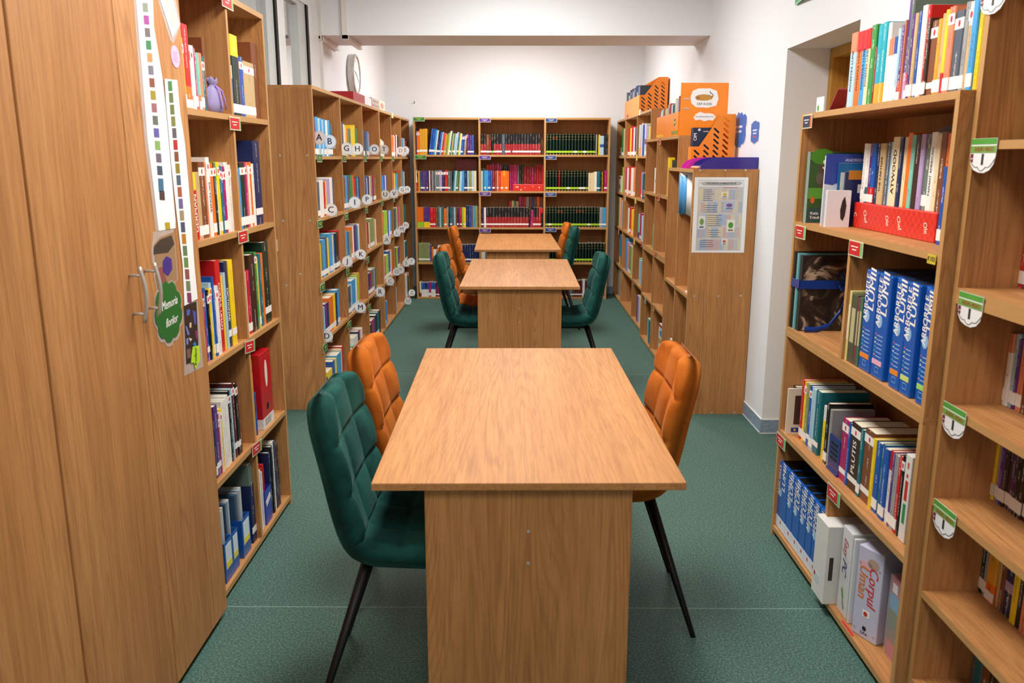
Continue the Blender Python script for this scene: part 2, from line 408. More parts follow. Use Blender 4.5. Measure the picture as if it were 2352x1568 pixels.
# right side, stepped units (a runs from the back corner towards the aisle end)
F1 = Frame((1.13, 9.60, 0), (0, -1, 0), (0, 0, 1)); D1 = XR-1.13-.004
LV1 = [.03, .40, .808, 1.186, 1.571, 1.958]
bookcase('tallest of the stepped oak bookcases, in the back right corner under orange files', F1, 2.41, LV1, D1, [.70, 1.57], th=TH)
F2 = Frame((1.095, 7.187, 0), (0, -1, 0), (0, 0, 1)); D2 = XR-1.095-.004
bookcase('lower half of the middle stepped oak bookcase', F2, 1.432, [.03, .409, .807], D2, [.552], th=TH)
bookcase('upper half of the middle stepped oak bookcase below a row of orange files', F2, 1.432, [.827, 1.277, 1.702], D2, [.552], th=TH, z0=.807)
F3 = Frame((1.032, 5.752, 0), (0, -1, 0), (0, 0, 1)); D3 = XR-1.032-.004
u3 = bookcase('lowest stepped oak bookcase with a poster on its end panel', F3, .822, [.03, .742, 1.489], D3, [.40], th=TH)
for u, v in ((1608, 391.5), (1666, 391.2), (1712.5, 390.5), (1595, 680), (1649.5, 680), (1701, 679), (1634.5, 947.5), (1687, 947.3)):
    MB().lathe([(.0065, 0), (.0065, .0012), (.003, .0016)], Frame(onY(u, v, 4.9300), (1, 0, 0), (0, 0, 1)), 10).build('screw_head', CHROME, u3)
# right, near: binder bookcase in two stacked halves
FC = Frame((1.0826, 3.262, 0), (0, -1, 0), (0, 0, 1)); LC = 1.154; DC = XR-1.0826-.004
LVC1 = [.045, .466, .878]; LVC2 = [.897, 1.312, 1.714]
bookcase('lower half of the oak bookcase holding the white binders', FC, LC, LVC1, DC, [[.565], []], th=TH)
bookcase('upper half of the oak bookcase holding the blue atlases, books along its top', FC, LC, LVC2, DC, [[.565], []], th=TH, z0=.878)
# audio-video bookcase (nearest on the right)
FD = Frame((1.117, 2.100, 0), (0, -1, 0), (0, 0, 1)); LD = .90; DD = XR-1.117-.004
bookcase('lower half of the oak bookcase with green audio-video tags', FD, LD, [.12, .392, .664, .926, 1.212], DD, [], th=TH)
bookcase('upper half of the oak bookcase with green audio-video tags', FD, LD, [1.232, 1.592, 1.985, 2.30], DD, [], th=TH, z0=1.212)
# ================================================================ wardrobes
def wardrobe(label, y0, y1, m):
    t = thing('wardrobe', label, 'wardrobe', (-1.23, (y0+y1)/2, 0), 'oak wardrobes')
    b = MB().box(-1.455, -1.022, y0+.002, y0+.022, 0, 2.35).box(-1.455, -1.022, y1-.022, y1-.002, 0, 2.35).box(-1.455, -1.022, y0+.022, y1-.022, 2.33, 2.35).box(-1.455, -1.022, y0+.022, y1-.022, .05, .07).box(-1.455, -1.447, y0+.022, y1-.022, .07, 2.33)
    b.build('carcass', WZ, t)
    MB().box(-1.06, -1.045, y0+.022, y1-.022, 0, .05).build('plinth', BLACK, t)
    for a, c, hy in ((y0+.004, m-.0015, m-.052), (m+.0015, y1-.002, m+.036)):
        dr = MB().box(-1.02, -1.0, a, c, .028, 2.345).build('door', WZ, t); bevel(dr, .0012, 1)
        h = MB(); pts = [(-1.0+.006+.034*math.sin(PI*k/14)**.8, hy-.004*(k/14), 1.258-.145*k/14) for k in range(15)]
        pts = [(-.972+.012*math.sin(PI*k/14), hy, 1.275-.145*k/14) for k in range(15)]
        h.tube(pts, .0052, 8)
        for z in (1.253, 1.152): h.tube([(-1.0, hy, z), (-.966, hy, z)], .004, 8)
        h.build('handle', CHROME, dr, smooth=True)
    return t
wardrobe('oak wardrobe with flower sheets and a green leaf sign on its door', 1.712, 2.602, 2.170)
wardrobe('plain oak wardrobe next to the one with flower sheets', .80, 1.708, 1.254)
# ================================================================ tables
def table(label, quad, setback, pw):
    ps = [onZ(u, v, .75) for u, v in quad]     # FL FR BL BR
    fr = (ps[0]+ps[1])/2; bk = (ps[2]+ps[3])/2
    d = bk-fr; L = d.length; W = ((ps[1]-ps[0]).length+(ps[3]-ps[2]).length)/2
    ang = math.atan2(-d.x, d.y); c = (fr+bk)/2; c.z = 0
    t = thing('table', label, 'table', c, 'oak reading tables'); WLOC[t] = Vector((0, 0, 0)); t.rotation_euler.z = ang
    o = MB().box(-W/2, W/2, -L/2, L/2, .729, .75).build('tabletop', WY, t); bevel(o, .0025, 2)
    for y in (-L/2+setback, L/2-setback-.02):
        o = MB().box(-pw/2, pw/2, y, y+.02, 0, .729).build('leg_panel', WZ, t); bevel(o, .001, 1)
        s = -1 if y < 0 else 1
        for z in (.60, .51): MB().lathe([(.0045, 0), (.0045, .001), (.002, .0015)], Frame((0, y if s < 0 else y+.02, z), (-s*1, 0, 0), (0, 0, 1)), 10).build('screw_head', CHROME, o)
    MB().box(-.01, .01, -L/2+setback+.02, L/2-setback-.02, .45, .60).build('stretcher', WY, t)
    return t
table('oak reading table nearest the wardrobe, one green and two orange chairs around it', [(852, 1109), (1578, 1109), (980, 799), (1404, 799)], .038, .538)
table('middle oak reading table between the other two tables', [(1055, 657.5), (1332.4, 658), (1083.9, 594.5), (1302.9, 594.9)], .04, .543)
table('oak reading table in front of the back-wall bookcase', [(1090.6, 573.5), (1288, 573), (1099.4, 536.7), (1266, 536)], .04, .566)
# ================================================================ chairs
REAR = [(.235, .478), (.20, .464), (.12, .460), (.016, .462), (-.06, .465), (-.103, .469), (-.143, .483), (-.169, .503), (-.188, .534), (-.203, .575), (-.219, .64), (-.233, .71), (-.249, .784), (-.265, .855), (-.277, .908), (-.280, .922)]
def chair_mesh():
    # resample the rear profile evenly
    P = [Vector((x, 0, z)) for x, z in REAR]
    def cr(p0, p1, p2, p3, t): return .5*((2*p1)+(p2-p0)*t+(2*p0-5*p1+4*p2-p3)*t*t+(3*p1-p0-3*p2+p3)*t**3)
    fine = []
    for i in range(len(P)-1):
        p0, p1, p2, p3 = P[max(i-1, 0)], P[i], P[i+1], P[min(i+2, len(P)-1)]
        fine += [cr(p0, p1, p2, p3, k/12) for k in range(12)]
    fine.append(P[-1])
    s = [0]
    for a, c in zip(fine, fine[1:]): s.append(s[-1]+(c-a).length)
    L = s[-1]; NS, NU = 108, 44
    def at(x):
        j = 0
        lo, hi = 0, len(s)-1
        while hi-lo > 1:
            m = (lo+hi)//2
            if s[m] <= x: lo = m
            else: hi = m
        t = (x-s[lo])/(s[hi]-s[lo]); return fine[lo].lerp(fine[hi], t)
    # seams along the profile (arc length measured from the seat front)
    def s_at_z(z): return next(s[i] for i in range(len(fine)) if fine[i].z >= z and fine[i].x < -.15)
    sb = s_at_z(.535)
    seams = [.14, .27, sb-.02, s_at_z(.655), s_at_z(.795)]
    T, HW, RT, RF = .060, .222, .105, .06
    secs = []
    for i in range(NS+1):
        # denser sampling at both ends
        q = i/NS; x = L*(.5-.5*math.cos(PI*q))*.35+L*q*.65
        p = at(x); e = .004; tg = (at(min(L, x+e))-at(max(0, x-e))).normalized()
        nrm = Vector((tg.z, 0, -tg.x)); nrm = nrm if nrm.dot(Vector((.6, 0, .8))) > 0 else -nrm
        hw = HW*(1-.06*max(0, (x-sb)/(L-sb)))
        dt, df = L-x, x
        if dt < RT: hw -= RT*(1-math.sqrt(max(0, 1-((RT-dt)/RT)**2)))*1.0
        if df < RF: hw -= RF*(1-math.sqrt(max(0, 1-((RF-df)/RF)**2)))
        er = .028
        em = 1.0
        for dd in (dt, df):
            if dd < er: em = min(em, math.sqrt(max(0, 1-((er-dd)/er)**2)))
        row = []
        for k in range(NU+1):
            u = -1+2*k/NU; u = math.sin(u*PI/2)*.55+u*.45
            y = u*hw
            ed = (hw-abs(y))/.026; ee = 1 if ed >= 1 else math.sqrt(max(0, 1-(1-ed)**2))
            ee = min(ee, em) if em < 1 else ee
            fo = .5*T+.5*T*ee*1.0
            back = x > sb
            if ee > 0:
                cols = (.082, )
                g = math.exp(-((abs(y)-.078)/.0048)**2)
                for sm in seams: g = max(g, math.exp(-((x-sm)/.0048)**2))
                # pillow swelling between the seams
                near = min([abs(x-sm) for sm in seams]+[.06]); ny = min(abs(abs(y)-.078), .06)
                puff = (1-math.exp(-(near/.030)**2))*(1-math.exp(-(ny/.030)**2))
                fo += (ee*(.008*puff-.009*g))
                fo += ee*(.020 if back else .012)*max(0, (abs(u)-.35)/.65)**1.6
            bo = .5*T-.5*T*ee*.92
            row.append((Vector((p.x, y, p.z))+nrm*fo, Vector((p.x, y, p.z))+nrm*bo))
        secs.append((x, row))
    split = min(range(NS+1), key=lambda i: abs(secs[i][0]-seams[2]))
    out = []
    for lo, hi in ((0, split), (split, NS)):
        m = MB(); idx = []
        for i in range(lo, hi+1):
            r = secs[i][1]
            idx.append(m.pts([q[0] for q in r]+[q[1] for q in r[::-1]]))
        n = len(idx[0])
        for A, B in zip(idx, idx[1:]):
            for j in range(n): m.face([A[j], B[j], B[(j+1) % n], A[(j+1) % n]])
        for I, flip in ((idx[0], 0), (idx[-1], 1)):
            h = n//2
            for j in range(h-1):
                q = [I[j], I[j+1], I[n-2-j], I[n-1-j]]; m.face(q if flip == 0 else q[::-1])
        out.append(m)
    # stitched piping along both sides of the shell
    pip = []
    for sgn in (0, -1):
        pip.append(MB()); pip[-1].tube([secs[i][1][sgn][0].lerp(secs[i][1][sgn][1], .35)*1.0 for i in range(4, NS-3, 2)], .0022, 5)
    return out[0], out[1], pip
_seat, _back, _pip = chair_mesh()
def make_chair(label, mat):
    t = thing('chair', label, 'chair', (0, 0, 0), 'velvet dining chairs')
    s = _seat.build('seat', mat, t, smooth=True); bk = _back.build('backrest', mat, t, smooth=True)
    fm = MB().box(-.13, .16, -.13, .13, .442, .462); fm.build('seat_frame', BLACK, t)
    for sx, sy in ((-1, -1), (-1, 1), (1, -1), (1, 1)):
        l = MB(); top = Vector((-.125 if sx < 0 else .15, sy*.15, .462)); bot = Vector((-.275 if sx < 0 else .225, sy*.222, 0))
        l.tube([bot, bot.lerp(top, .02), top], [.0085, .0085, .0172], 14); l.build('leg', BLACK, t, smooth=True)
    return t
CH = []
cg = make_chair('x', VGREEN); co = make_chair('x', VORANGE)
_used = {}
def place(kind, x, y, rot, label):
    src = cg if kind == 'g' else co
    if kind not in _used:
        src.location = (x, y, 0); src.rotation_euler.z = rot; src['label'] = label; _used[kind] = src; return src
    return kids_copy(src, (x, y, 0), rot, label=label)
R180 = PI
place('g', -.284, 2.256, .0, 'green velvet chair beside an orange chair at the table by the wardrobe')
place('o', -.290, 2.822, .0, 'orange velvet chair beside the green one at the table by the wardrobe')
place('o', .315, 2.696, R180, 'lone orange velvet chair facing the two others at the table by the wardrobe')
place('g', -.277, 5.54, .0, 'green velvet chair beside an orange chair at the middle table')
place('o', -.297, 6.02, .0, 'orange velvet chair beside a green chair at the middle table')
place('g', .345, 5.545, R180, 'lone green velvet chair on its side of the middle table, before the stepped bookcases')
place('o', -.36, 7.74, .03, 'lone orange velvet chair on its side of the table before the back-wall bookcase')
place('g', .312, 7.735, R180, 'green velvet chair next to an orange chair at the table before the back-wall bookcase')
place('o', .272, 8.20, R180, 'orange velvet chair behind the green one at the table before the back-wall bookcase')
# ================================================================ books
PAL = {'wh': ('e9e6df', 'white'), 'cr': ('e3d3a8', 'cream'), 'bg': ('c4a878', 'beige'), 'yl': ('f2cf1d', 'yellow'), 'go': ('dfa12a', 'golden'),
 'or': ('e8701c', 'orange'), 'sa': ('df8763', 'salmon'), 'rd': ('c4171c', 'red'), 'dr': ('8a1218', 'dark red'), 'cd': ('9c2329', 'crimson'), 'ma': ('551a20', 'maroon'),
 'br': ('7a4526', 'brown'), 'db': ('3a2318', 'dark brown'), 'pk': ('e0559a', 'pink'), 'mg': ('a8145f', 'magenta'), 'pu': ('54307c', 'purple'),
 'li': ('ae98c4', 'lilac'), 'nv': ('1a2853', 'navy'), 'bl': ('1d53a8', 'blue'), 'sk': ('3f9bd6', 'sky blue'), 'lb': ('a9cbdc', 'pale blue'),
 'cy': ('16a3b5', 'cyan'), 'te': ('166a74', 'teal'), 'aq': ('7ac2b1', 'aqua'), 'dg': ('0f2c21', 'dark green'), 'gn': ('2f8a3c', 'green'),
 'lg': ('9cc83a', 'lime'), 'og': ('87905a', 'olive'), 'gy': ('989a9a', 'grey'), 'sl': ('4b5663', 'slate'), 'bk': ('161618', 'black'), 'gb': ('66766b', 'grey-green')}
def pal(c): return lin(PAL[c][0])
def pj(p):
    v = Vector(p)-CP; d = v.dot(_fw); return 1176+F_PX*v.dot(_rt)/d, 784-F_PX*v.dot(_up)/d
def solve_u(u, pf, lo, hi):
    """parameter t in [lo,hi] at which pf(t) appears in photo column u"""
    f0 = pj(pf(lo))[0]-u
    for _ in range(40):
        m = (lo+hi)/2; f = pj(pf(m))[0]-u
        if (f > 0) == (f0 > 0): lo = m
        else: hi = m
    return (lo+hi)/2
WHITE = lin('efece6'); LIME = lin('a8d32e'); GOLD = lin('a8905a'); REDDOT = lin('d01c2a')
BOOKS = []
def book_parts(bk, mbs):
    """adds cover / page_block / spine_label / dot_sticker geometry of one book to the builders in dict mbs"""
    fr, t, h, d, sh = bk['fr'], bk['t'], bk['h'], bk['d'], bk['sh']
    th = min(.0022, t*.16); r = min(.003, t*.22)
    if 'z' in bk['fl']: r = t*.30
    def P(a, dp, z): return fr.p(a+z*sh, z, -dp)
    m = mbs['cover']; c = pal(bk['c'])
    ov = bk['fl']
    bands = [(0, c)]
    if 'B' in ov: bands = [(0, pal(ov['B'])), (h*.27, c)]
    if 'H' in ov: bands = [(0, pal(ov['H'])), (h*.52, c)]
    if 'T' in ov: bands.append((h*.74, pal(ov['T'])))
    if 'Y' in ov: bands.append((h*.40, pal(ov['Y']))); bands.append((h*.56, c))
    if 'z' in ov:
        bands = [(0, GOLD), (.006, c), (.010, GOLD), (.014, c), (h*.72, GOLD), (h*.735, c if ov['z'] != 'r' else lin('6e3a22')), (h*.84, GOLD), (h*.86, c), (h*.955, GOLD), (h*.97, c)]
    bands.sort(key=lambda q: q[0])
    zs = [q[0] for q in bands]+[h]
    prof = [(-t/2, d), (-t/2, r), (-t/2+r, 0), (t/2-r, 0), (t/2, r), (t/2, d)]
    inner = [(t/2-th, d), (t/2-th, th), (-t/2+th, th), (-t/2+th, d)]
    loop = prof+inner; n = len(loop)
    rings = [m.pts([P(a, dp, z) for a, dp in loop]) for z in zs]
    ink = lin('f3efe2') if sum(c) < .9 else lin('23242c')
    if 'k' in ov: ink = lin('23242c')
    if bk['unit'] in 'BLR': ink = tuple(.55*p_+.45*q_ for p_, q_ in zip(c, ink))
    ink = (ink[0], ink[1], ink[2], bk['seed'])
    for k in range(len(zs)-1):
        A, B = rings[k], rings[k+1]; cc = bands[k][1]
        for j in range(n):
            j2 = (j+1) % n
            tm = min(t, .020); w0 = t/tm/2; uv = [(.5-w0, zs[k]/tm), (.5+w0, zs[k]/tm), (.5+w0, zs[k+1]/tm), (.5-w0, zs[k+1]/tm)] if j == 2 and 'z' not in ov and not bk['title'] else None
            m.face([A[j], A[j2], B[j2], B[j]], cc, ink=ink, uv=uv)
    for R, fl, cc in ((rings[0], 1, bands[0][1]), (rings[-1], 0, bands[-1][1])):
        for q in ((0, 1, 8, 9), (1, 2, 8), (2, 3, 7, 8), (3, 4, 7), (4, 5, 6, 7)):
            I = [R[x] for x in q]; m.face(I[::-1] if fl else I, cc)
    m = mbs['page_block']; g = .0025
    i = m.pts([P(a, dp, z) for z in (g, h-g) for a, dp in ((-t/2+th, th), (t/2-th, th), (t/2-th, d-g), (-t/2+th, d-g))])
    pc = lin('e6dcc4')
    for q in ((3, 2, 1, 0), (4, 5, 6, 7), (0, 1, 5, 4), (1, 2, 6, 5), (2, 3, 7, 6), (3, 0, 4, 7)): m.face([i[x] for x in q], pc)
    def patch(key, z0, z1, a0, a1, col, wrap=.0):
        m = mbs[key]; e = .0004
        i = m.pts([P(a, dp, z) for z in (z0, z1) for a, dp in ((a0, -e), (a1, -e), (a1, .002), (a0, .002))])
        for q in ((3, 2, 1, 0), (4, 5, 6, 7), (0, 1, 5, 4), (1, 2, 6, 5), (3, 0, 4, 7)): m.face([i[x] for x in q], col)
    if 's' in ov: patch('spine_label', *( (.012, .012+min(.032, h*.2)) if 'B' not in ov else (.004, .03)), -t/2-.0003, t/2+.0003, WHITE)
    if 'S' in ov: patch('spine_label', h*.12, h*.20, -t/2-.0003, t/2+.0003, WHITE)
    if 'z' in ov: patch('spine_label', h*.105, h*.195, -t/2-.0003, t/2+.0003, LIME if bk['seed'] > .12 else WHITE)
    if 'd' in ov:
        patch('top_sticker', h-.045, h-.018, -t/2-.0003, t/2+.0003, WHITE)
        m = mbs['dot_sticker']; w = min(.006, t*.3)
        i = m.pts([P(w*math.cos(x*PI/4), -.0008, h-.031+.009*math.sin(x*PI/4)) for x in range(8)]); m.face(i, REDDOT)
def add_book(unit, fr, t, h, c, fl, d, sh, order, title=None):
    BOOKS.append(dict(unit=unit, fr=fr, t=t, h=h, c=c, fl=fl, d=d, sh=sh, seed=rnd.random(), order=order, title=title))
    return BOOKS[-1]
def parse(tok):
    p = tok.split(':'); fl = {}; title = None
    for f in p[3:]:
        if f.startswith('='): title = f[1:]; continue
        if f[0] in 'BHTYLlz' and len(f) > 1: fl[f[0]] = f[1:]
        else:
            for ch in f: fl[ch] = ''
    return p[0], float(p[1]), float(p[2]) if len(p) > 2 else 0, fl, title
ORD = {}
def bays(unit, mode, plane, z):
    t = TH/2
    if unit == 'A': ps = [2.616, 3.117, 3.553]
    elif unit == 'L': ps = [5.005]+[4.995+q for q in BL[1:3]]+[7.40]+[4.995+q for q in BL[4:6]]+[9.442]; t = .0105
    elif unit == 'B': ps = [-1.109, -.403, .308, 1.003]
    elif unit == 'C':
        if z > 1.7: return [(2.104, 3.262)]
        ps = [2.118, 3.252] if (z > 1.2 or .4 < z < .6) else [2.118, 2.697, 3.252]
    elif unit == 'D': ps = [1.21, 2.09]
    else: ps = [9.59, 8.90, 8.03, 7.20] if plane > 1.13 else [7.177, 6.635, 5.765] if plane > 1.08 else [5.742, 5.352, 4.94]
    ps = sorted(ps); return [(a+t, b_-t) for a, b_ in zip(ps, ps[1:])]
def rowpx(unit, mode, plane, z, u0, scale, data, ins=.0, dmax=.2, jit=.006, hs=1.0):
    """a row of books: mode 'L' spines face +x, 'R' face -x, 'B' face -y; plane = spine plane; widths in photo columns / scale"""
    u = u0; key = (unit, round(z, 2)); n = ORD.get(key, 0)
    pf = (lambda s: (s, plane, z)) if mode == 'B' else (lambda s: (plane, s, z))
    lo, hi = (-3, 3) if mode == 'B' else (1.0, 14)
    toks = [parse(tk) for tk in data.replace('\n', ' ').split()]
    us = [u0]
    for tk in toks: us.append(us[-1]+tk[1]/scale)
    ss = [solve_u(q, pf, lo, hi) for q in us]
    mid = (ss[0]+ss[-1])/2
    by = min(bays(unit, mode, plane, z), key=lambda q: max(q[0]-mid, mid-q[1], 0))
    a, b_ = min(ss), max(ss); A2, B2 = a, b_
    if b_-a > by[1]-by[0]: A2, B2 = by
    elif a < by[0]: A2, B2 = by[0], by[0]+b_-a
    elif b_ > by[1]: A2, B2 = by[1]-(b_-a), by[1]
    ss = [A2+(q-a)*(B2-A2)/(b_-a) for q in ss]
    for k, (c, wpx, h, fl, title) in enumerate(toks):
        fl = dict(fl); s0, s1 = ss[k], ss[k+1]
        if c == '-': continue
        t = max(.002, abs(s1-s0)-.0006)
        mid = (s0+s1)/2; j = rnd.random()*jit
        r = {'L': (0, 1, 0), 'R': (0, -1, 0), 'B': (1, 0, 0)}[mode]
        o = {'L': (plane-j, mid, z), 'R': (plane+j, mid, z), 'B': (mid, plane+j, z)}[mode]
        fr = Frame(o, r, (0, 0, 1)); sh = 0
        if 'L' in fl: sh = -math.tan(math.radians(float(fl.pop('L') or 8)))
        if 'l' in fl: sh = math.tan(math.radians(float(fl.pop('l') or 8)))
        h1 = h/100*hs*(1+(rnd.random()-.5)*.02)
        d = min(dmax, h1*(.66+.08*rnd.random()))
        n += 1
        add_book(unit, fr, t, h1, c, fl, d, sh, (n, z), title)
    ORD[key] = n
    return us[-1]
def rep(tok, n): return ' '.join([tok]*n)
# ---- bookcase beside the wardrobe (A)
XA = -1.048
A = 'A'
rowpx(A, 'L', XA, LVA[4], 427, 6.535, 'yl:40:21.5:sd rd:90:26:Bor:s wh:38:20:sd wh:24:20:s mg:26:19.5:s wh:10:19.5:sd aq:28:18.5:Bsa:s sa:44:18.5:s te:40:18:d br:24:24')
rowpx(A, 'L', XA, LVA[4], 535.5, 6.535, 'bl:40:18:Twh:s dg:100:29:Tyl:s sa:14:23:s bl:50:22:sd bg:150:21:sd br:90:29.5')
rowpx(A, 'L', XA, LVA[3], 452.5, 5.45, 'rd:56:22:Tyl:=GERMAN bg:46:22:s br:70:25:sd sa:14:25 wh:40:27:d:=DICTIONAR or:38:25:sd dg:30:25:d wh:24:25:Tlg:s yl:24:25:sd te:22:24:d bl:24:23.5:sd mg:24:23.5:sd wh:36:25:k wh:44:24:d')
rowpx(A, 'L', XA, LVA[3], 553.5, 4.95, 'rd:16:23:sd sk:18:23:s dg:52:25:sd mg:20:25:sd sa:22:25:s wh:16:24:s or:22:25:sd wh:24:24.5:k nv:70:33:S')
rowpx(A, 'L', XA, LVA[2], 479.5, 3.86, 'mg:10:24:d bl:22:25:S bk:16:24:d yl:18:24.5:d lb:16:26:sd bl:16:28:s wh:28:24.5:d rd:40:33:=CORPUL%UMAN yl:16:27 lb:14:28 nv:30:31.5:S:=DICTIONAR yl:34:31.5:S')
rowpx(A, 'L', XA, LVA[2], 572.5, 4.3, 'wh:18:25:s rd:14:25:s mg:14:25:s db:52:31 gn:18:31:d yl:12:29:s li:12:28:s te:20:29.5 or:16:30 dg:54:34:S')
rowpx(A, 'L', XA, LVA[1], 500.5, 4.47, 'nv:14:21:s pu:38:25.5:S rd:10:22:d wh:12:22 yl:22:23:d wh:16:25 wh:18:25.5 wh:16:26 wh:16:26 bk:20:27:d lb:18:27 ma:24:28.5:Sd bk:24:28:Sd br:14:27')
rowpx(A, 'L', XA, LVA[1], 588, 4.752, 'yl:10:32 or:14:26 bl:10:18')
rowpx(A, 'L', XA, LVA[0], 583.5, 4.354, 'nv:36:33:S:Tgb')
rowpx(A, 'L', XA, LVA[0], 604.5, 4.354, 'wh:14:26 li:10:24.5 wh:10:24')
rowpx(A, 'L', XA, LVA[0], 627.5, 4.354, 'nv:16:28 bk:16:30 wh:14:31 nv:14:31 ma:12:30 bk:12:28')
# ---- binder bookcase (C) on the right
XC = 1.098; C_ = 'C'
zt = LVC2[2]
rowpx(C_, 'R', 1.13, zt, 1942, 6.03, 'lb:78:24.5:Tsa:=POVESTEA%LUMII or:78:24.5:Trd:=POVESTEA%LUMII sk:64:24.5:Trd:=POVESTEA%LUMII cr:44:24.5:Trd:=POVESTEA%LUMII gn:66:25 dr:24:18')
rowpx(C_, 'R', 1.13, zt, 2001.5, 6.03, 'cy:58:24.5:Bgo cy:58:24.5:Bgo wh:40:24 wh:26:19:Tsa:s wh:26:19:Tsa:s wh:26:19:Tsa:s wh:44:19:Tbl:s lb:36:21:s pu:44:22:Brd:s sa:12:23 pu:50:30:Bli gb:34:29:Brd:s')
rowpx(C_, 'R', 1.13, zt, 2071.5, 6.03, 'og:30:25:s pu:38:24:s bg:40:24:s bl:34:24:s wh:62:25:s rd:44:25:s db:44:21:s br:90:20:Sd go:50:20:s bg:50:21:s yl:50:22:Brd sa:80:22:sd sl:118:20.5:sd gy:62:22:s bg:62:22:Twh:d sk:80:24:s yl:60:24.5', dmax=.17)
z = LVC2[1]
rowpx(C_, 'R', 1.207, z+.0885, 1972, 6.03, 'wh:46:20:s wh:32:20:Bte:s pu:46:20:Brd:s bl:52:20:Brd:s nv:42:20 bg:76:20:k:=THE%PARTNER sl:62:20 lb:34:20 cr:92:21.5:=ATWOOD nv:48:21.5 cr:56:21.5 or:58:22.5 aq:50:22 db:74:22 li:56:22 gb:70:22:s wh:80:22.5:k:=PAMANT%AMERICAN cr:58:22 br:84:22 or:60:22', dmax=.14)
rowpx(C_, 'R', 1.188, z, 2146, 6.03, 'bl:54:21.5:s wh:62:21.5', dmax=.15)
z = LVC1[1]
rowpx(C_, 'R', 1.120, z, 1800.5, 3.733, 'dg:26:19')
rowpx(C_, 'R', 1.120, z, 1830, 3.733, 'rd:20:24:s yl:24:24:sd og:22:24:s bl:24:24:S:d lb:30:24:s te:40:24.5:S', dmax=.21)
rowpx(C_, 'R', 1.120, z, 1881, 3.733, 'yl:22:21:Twh bk:26:23:s gy:16:21')
rowpx(C_, 'R', 1.120, z, 1923, 3.733, 'mg:52:22:Sd bl:18:22 db:76:23:Sd:=PLUTIS te:26:23:s br:80:24:Sd yl:22:23 bl:40:23:s te:22:23 bl:44:23:s wh:26:23:Trd:s pu:22:23:s gy:34:23:s rd:26:24:s bk:20:25:d')
# ---- audio-video bookcase (D)
XD = 1.265; D_ = 'D'
rowpx(D_, 'R', XD, 1.232, 2309, 2.8, 'rd:26:20:s sl:28:21:s bl:24:21:s or:28:20:s nv:34:21 rd:40:20 wh:50:20 db:60:18:s pu:70:19:s sl:80:18:s br:90:19:s bk:100:18:s ma:110:19:s', dmax=.128)
rowpx(D_, 'R', XD, .926, 2298, 2.904, 'wh:30:19:Tsa:s lb:26:19:s pu:20:18:s sa:40:19:s br:40:18 rd:50:19 wh:50:19 db:60:18:s pu:70:19:s sl:80:18:s br:90:19:s bk:100:18:s ma:110:19:s', dmax=.128)
rowpx(D_, 'R', XD, .664, 2270, 2.904, 'yl:18:20:s li:22:20:s pu:24:19:s db:22:19:s db:20:19:s pu:24:19:s db:22:19:s bk:26:19:s db:26:19:s ma:30:19:s bk:40:19 db:60:18:s pu:70:19:s sl:80:18:s br:90:19:s bk:100:18:s ma:110:19:s', dmax=.128)
rowpx(D_, 'R', XD, .392, 2240, 3.664, 'dg:34:20:s gy:30:20:s go:70:20:Bor:s bg:22:18 br:36:18 nv:74:17:Yli yl:46:16 bk:40:18 sa:60:18 br:60:18 db:60:18:s pu:70:19:s sl:80:18:s br:90:19:s bk:100:18:s ma:110:19:s', dmax=.128)
rowpx(D_, 'R', XD, .12, 2224, 3.664, 'sl:24:18 te:50:18 br:60:18 bk:60:18 sl:60:18 db:60:18:s pu:70:19:s sl:80:18:s br:90:19:s bk:100:18:s ma:110:19:s', dmax=.128)
# ---- lettered bookcase (L): one row per shelf, six bays
XLB = -1.206; L_ = 'L'
def Lrow(ri, u_off, sc, bys):
    for x0, dat in bys: rowpx(L_, 'L', XLB, LVL[ri], u_off+x0/sc, sc, dat, dmax=.19, hs=[1.2, 1.12, 1.2, 1.12, 1.03][ri])
Lrow(4, 700, 4.354, [(92, 'or:10:21:s dr:12:21:s nv:12:21:s sk:26:22.5:s lb:18:22 sk:16:22:s lb:20:21.5 sk:18:22:s wh:16:21.5 sk:26:22:s te:22:20:s'),
 (372, 'lg:8:20:s sl:22:22:s wh:12:21 yl:18:20:s or:10:20 og:14:19:s gb:14:19:s yl:36:21:s yl:10:22 gn:18:20:s'), (582, 'sl:30:20:s sl:12:19 bl:12:19:s sk:12:19:s or:8:18'),
 (750, 'wh:12:15 cr:12:15 wh:14:14 lb:10:13'), (864, 'or:14:19:s or:18:19:s wh:12:20:s rd:10:21 wh:14:21:s nv:10:20'), (944, 'te:18:19:s sk:14:18:s lb:20:19:s rd:16:17:s gn:14:16:s')])
Lrow(3, 700, 4.354, [(118, 'lg:20:19:s sl:22:19:s wh:26:20 wh:20:20:s rd:14:19:s yl:14:19:s li:34:20:s wh:16:21:s wh:12:21 sl:14:20'),
 (388, 'og:16:20:s br:16:20:s sk:18:21:s sl:26:21:s gn:24:21 or:12:21 rd:22:19:s nv:12:19 sk:10:19 nv:20:19:s'), (598, 'og:10:18:s bl:20:20:s wh:10:18 nv:14:19:s cr:14:19:s og:14:19:s bl:10:19 rd:14:19:s gn:14:17:s'),
 (762, 'dg:18:17:s sk:10:18 bl:18:18:s wh:10:18 pu:10:18 sl:10:18:s'), (878, 'or:12:20:s rd:10:20 yl:12:19 sk:18:18:s gn:14:19 rd:12:20'), (968, 'lb:14:19:s sk:14:20:s wh:10:19 bk:8:18')])
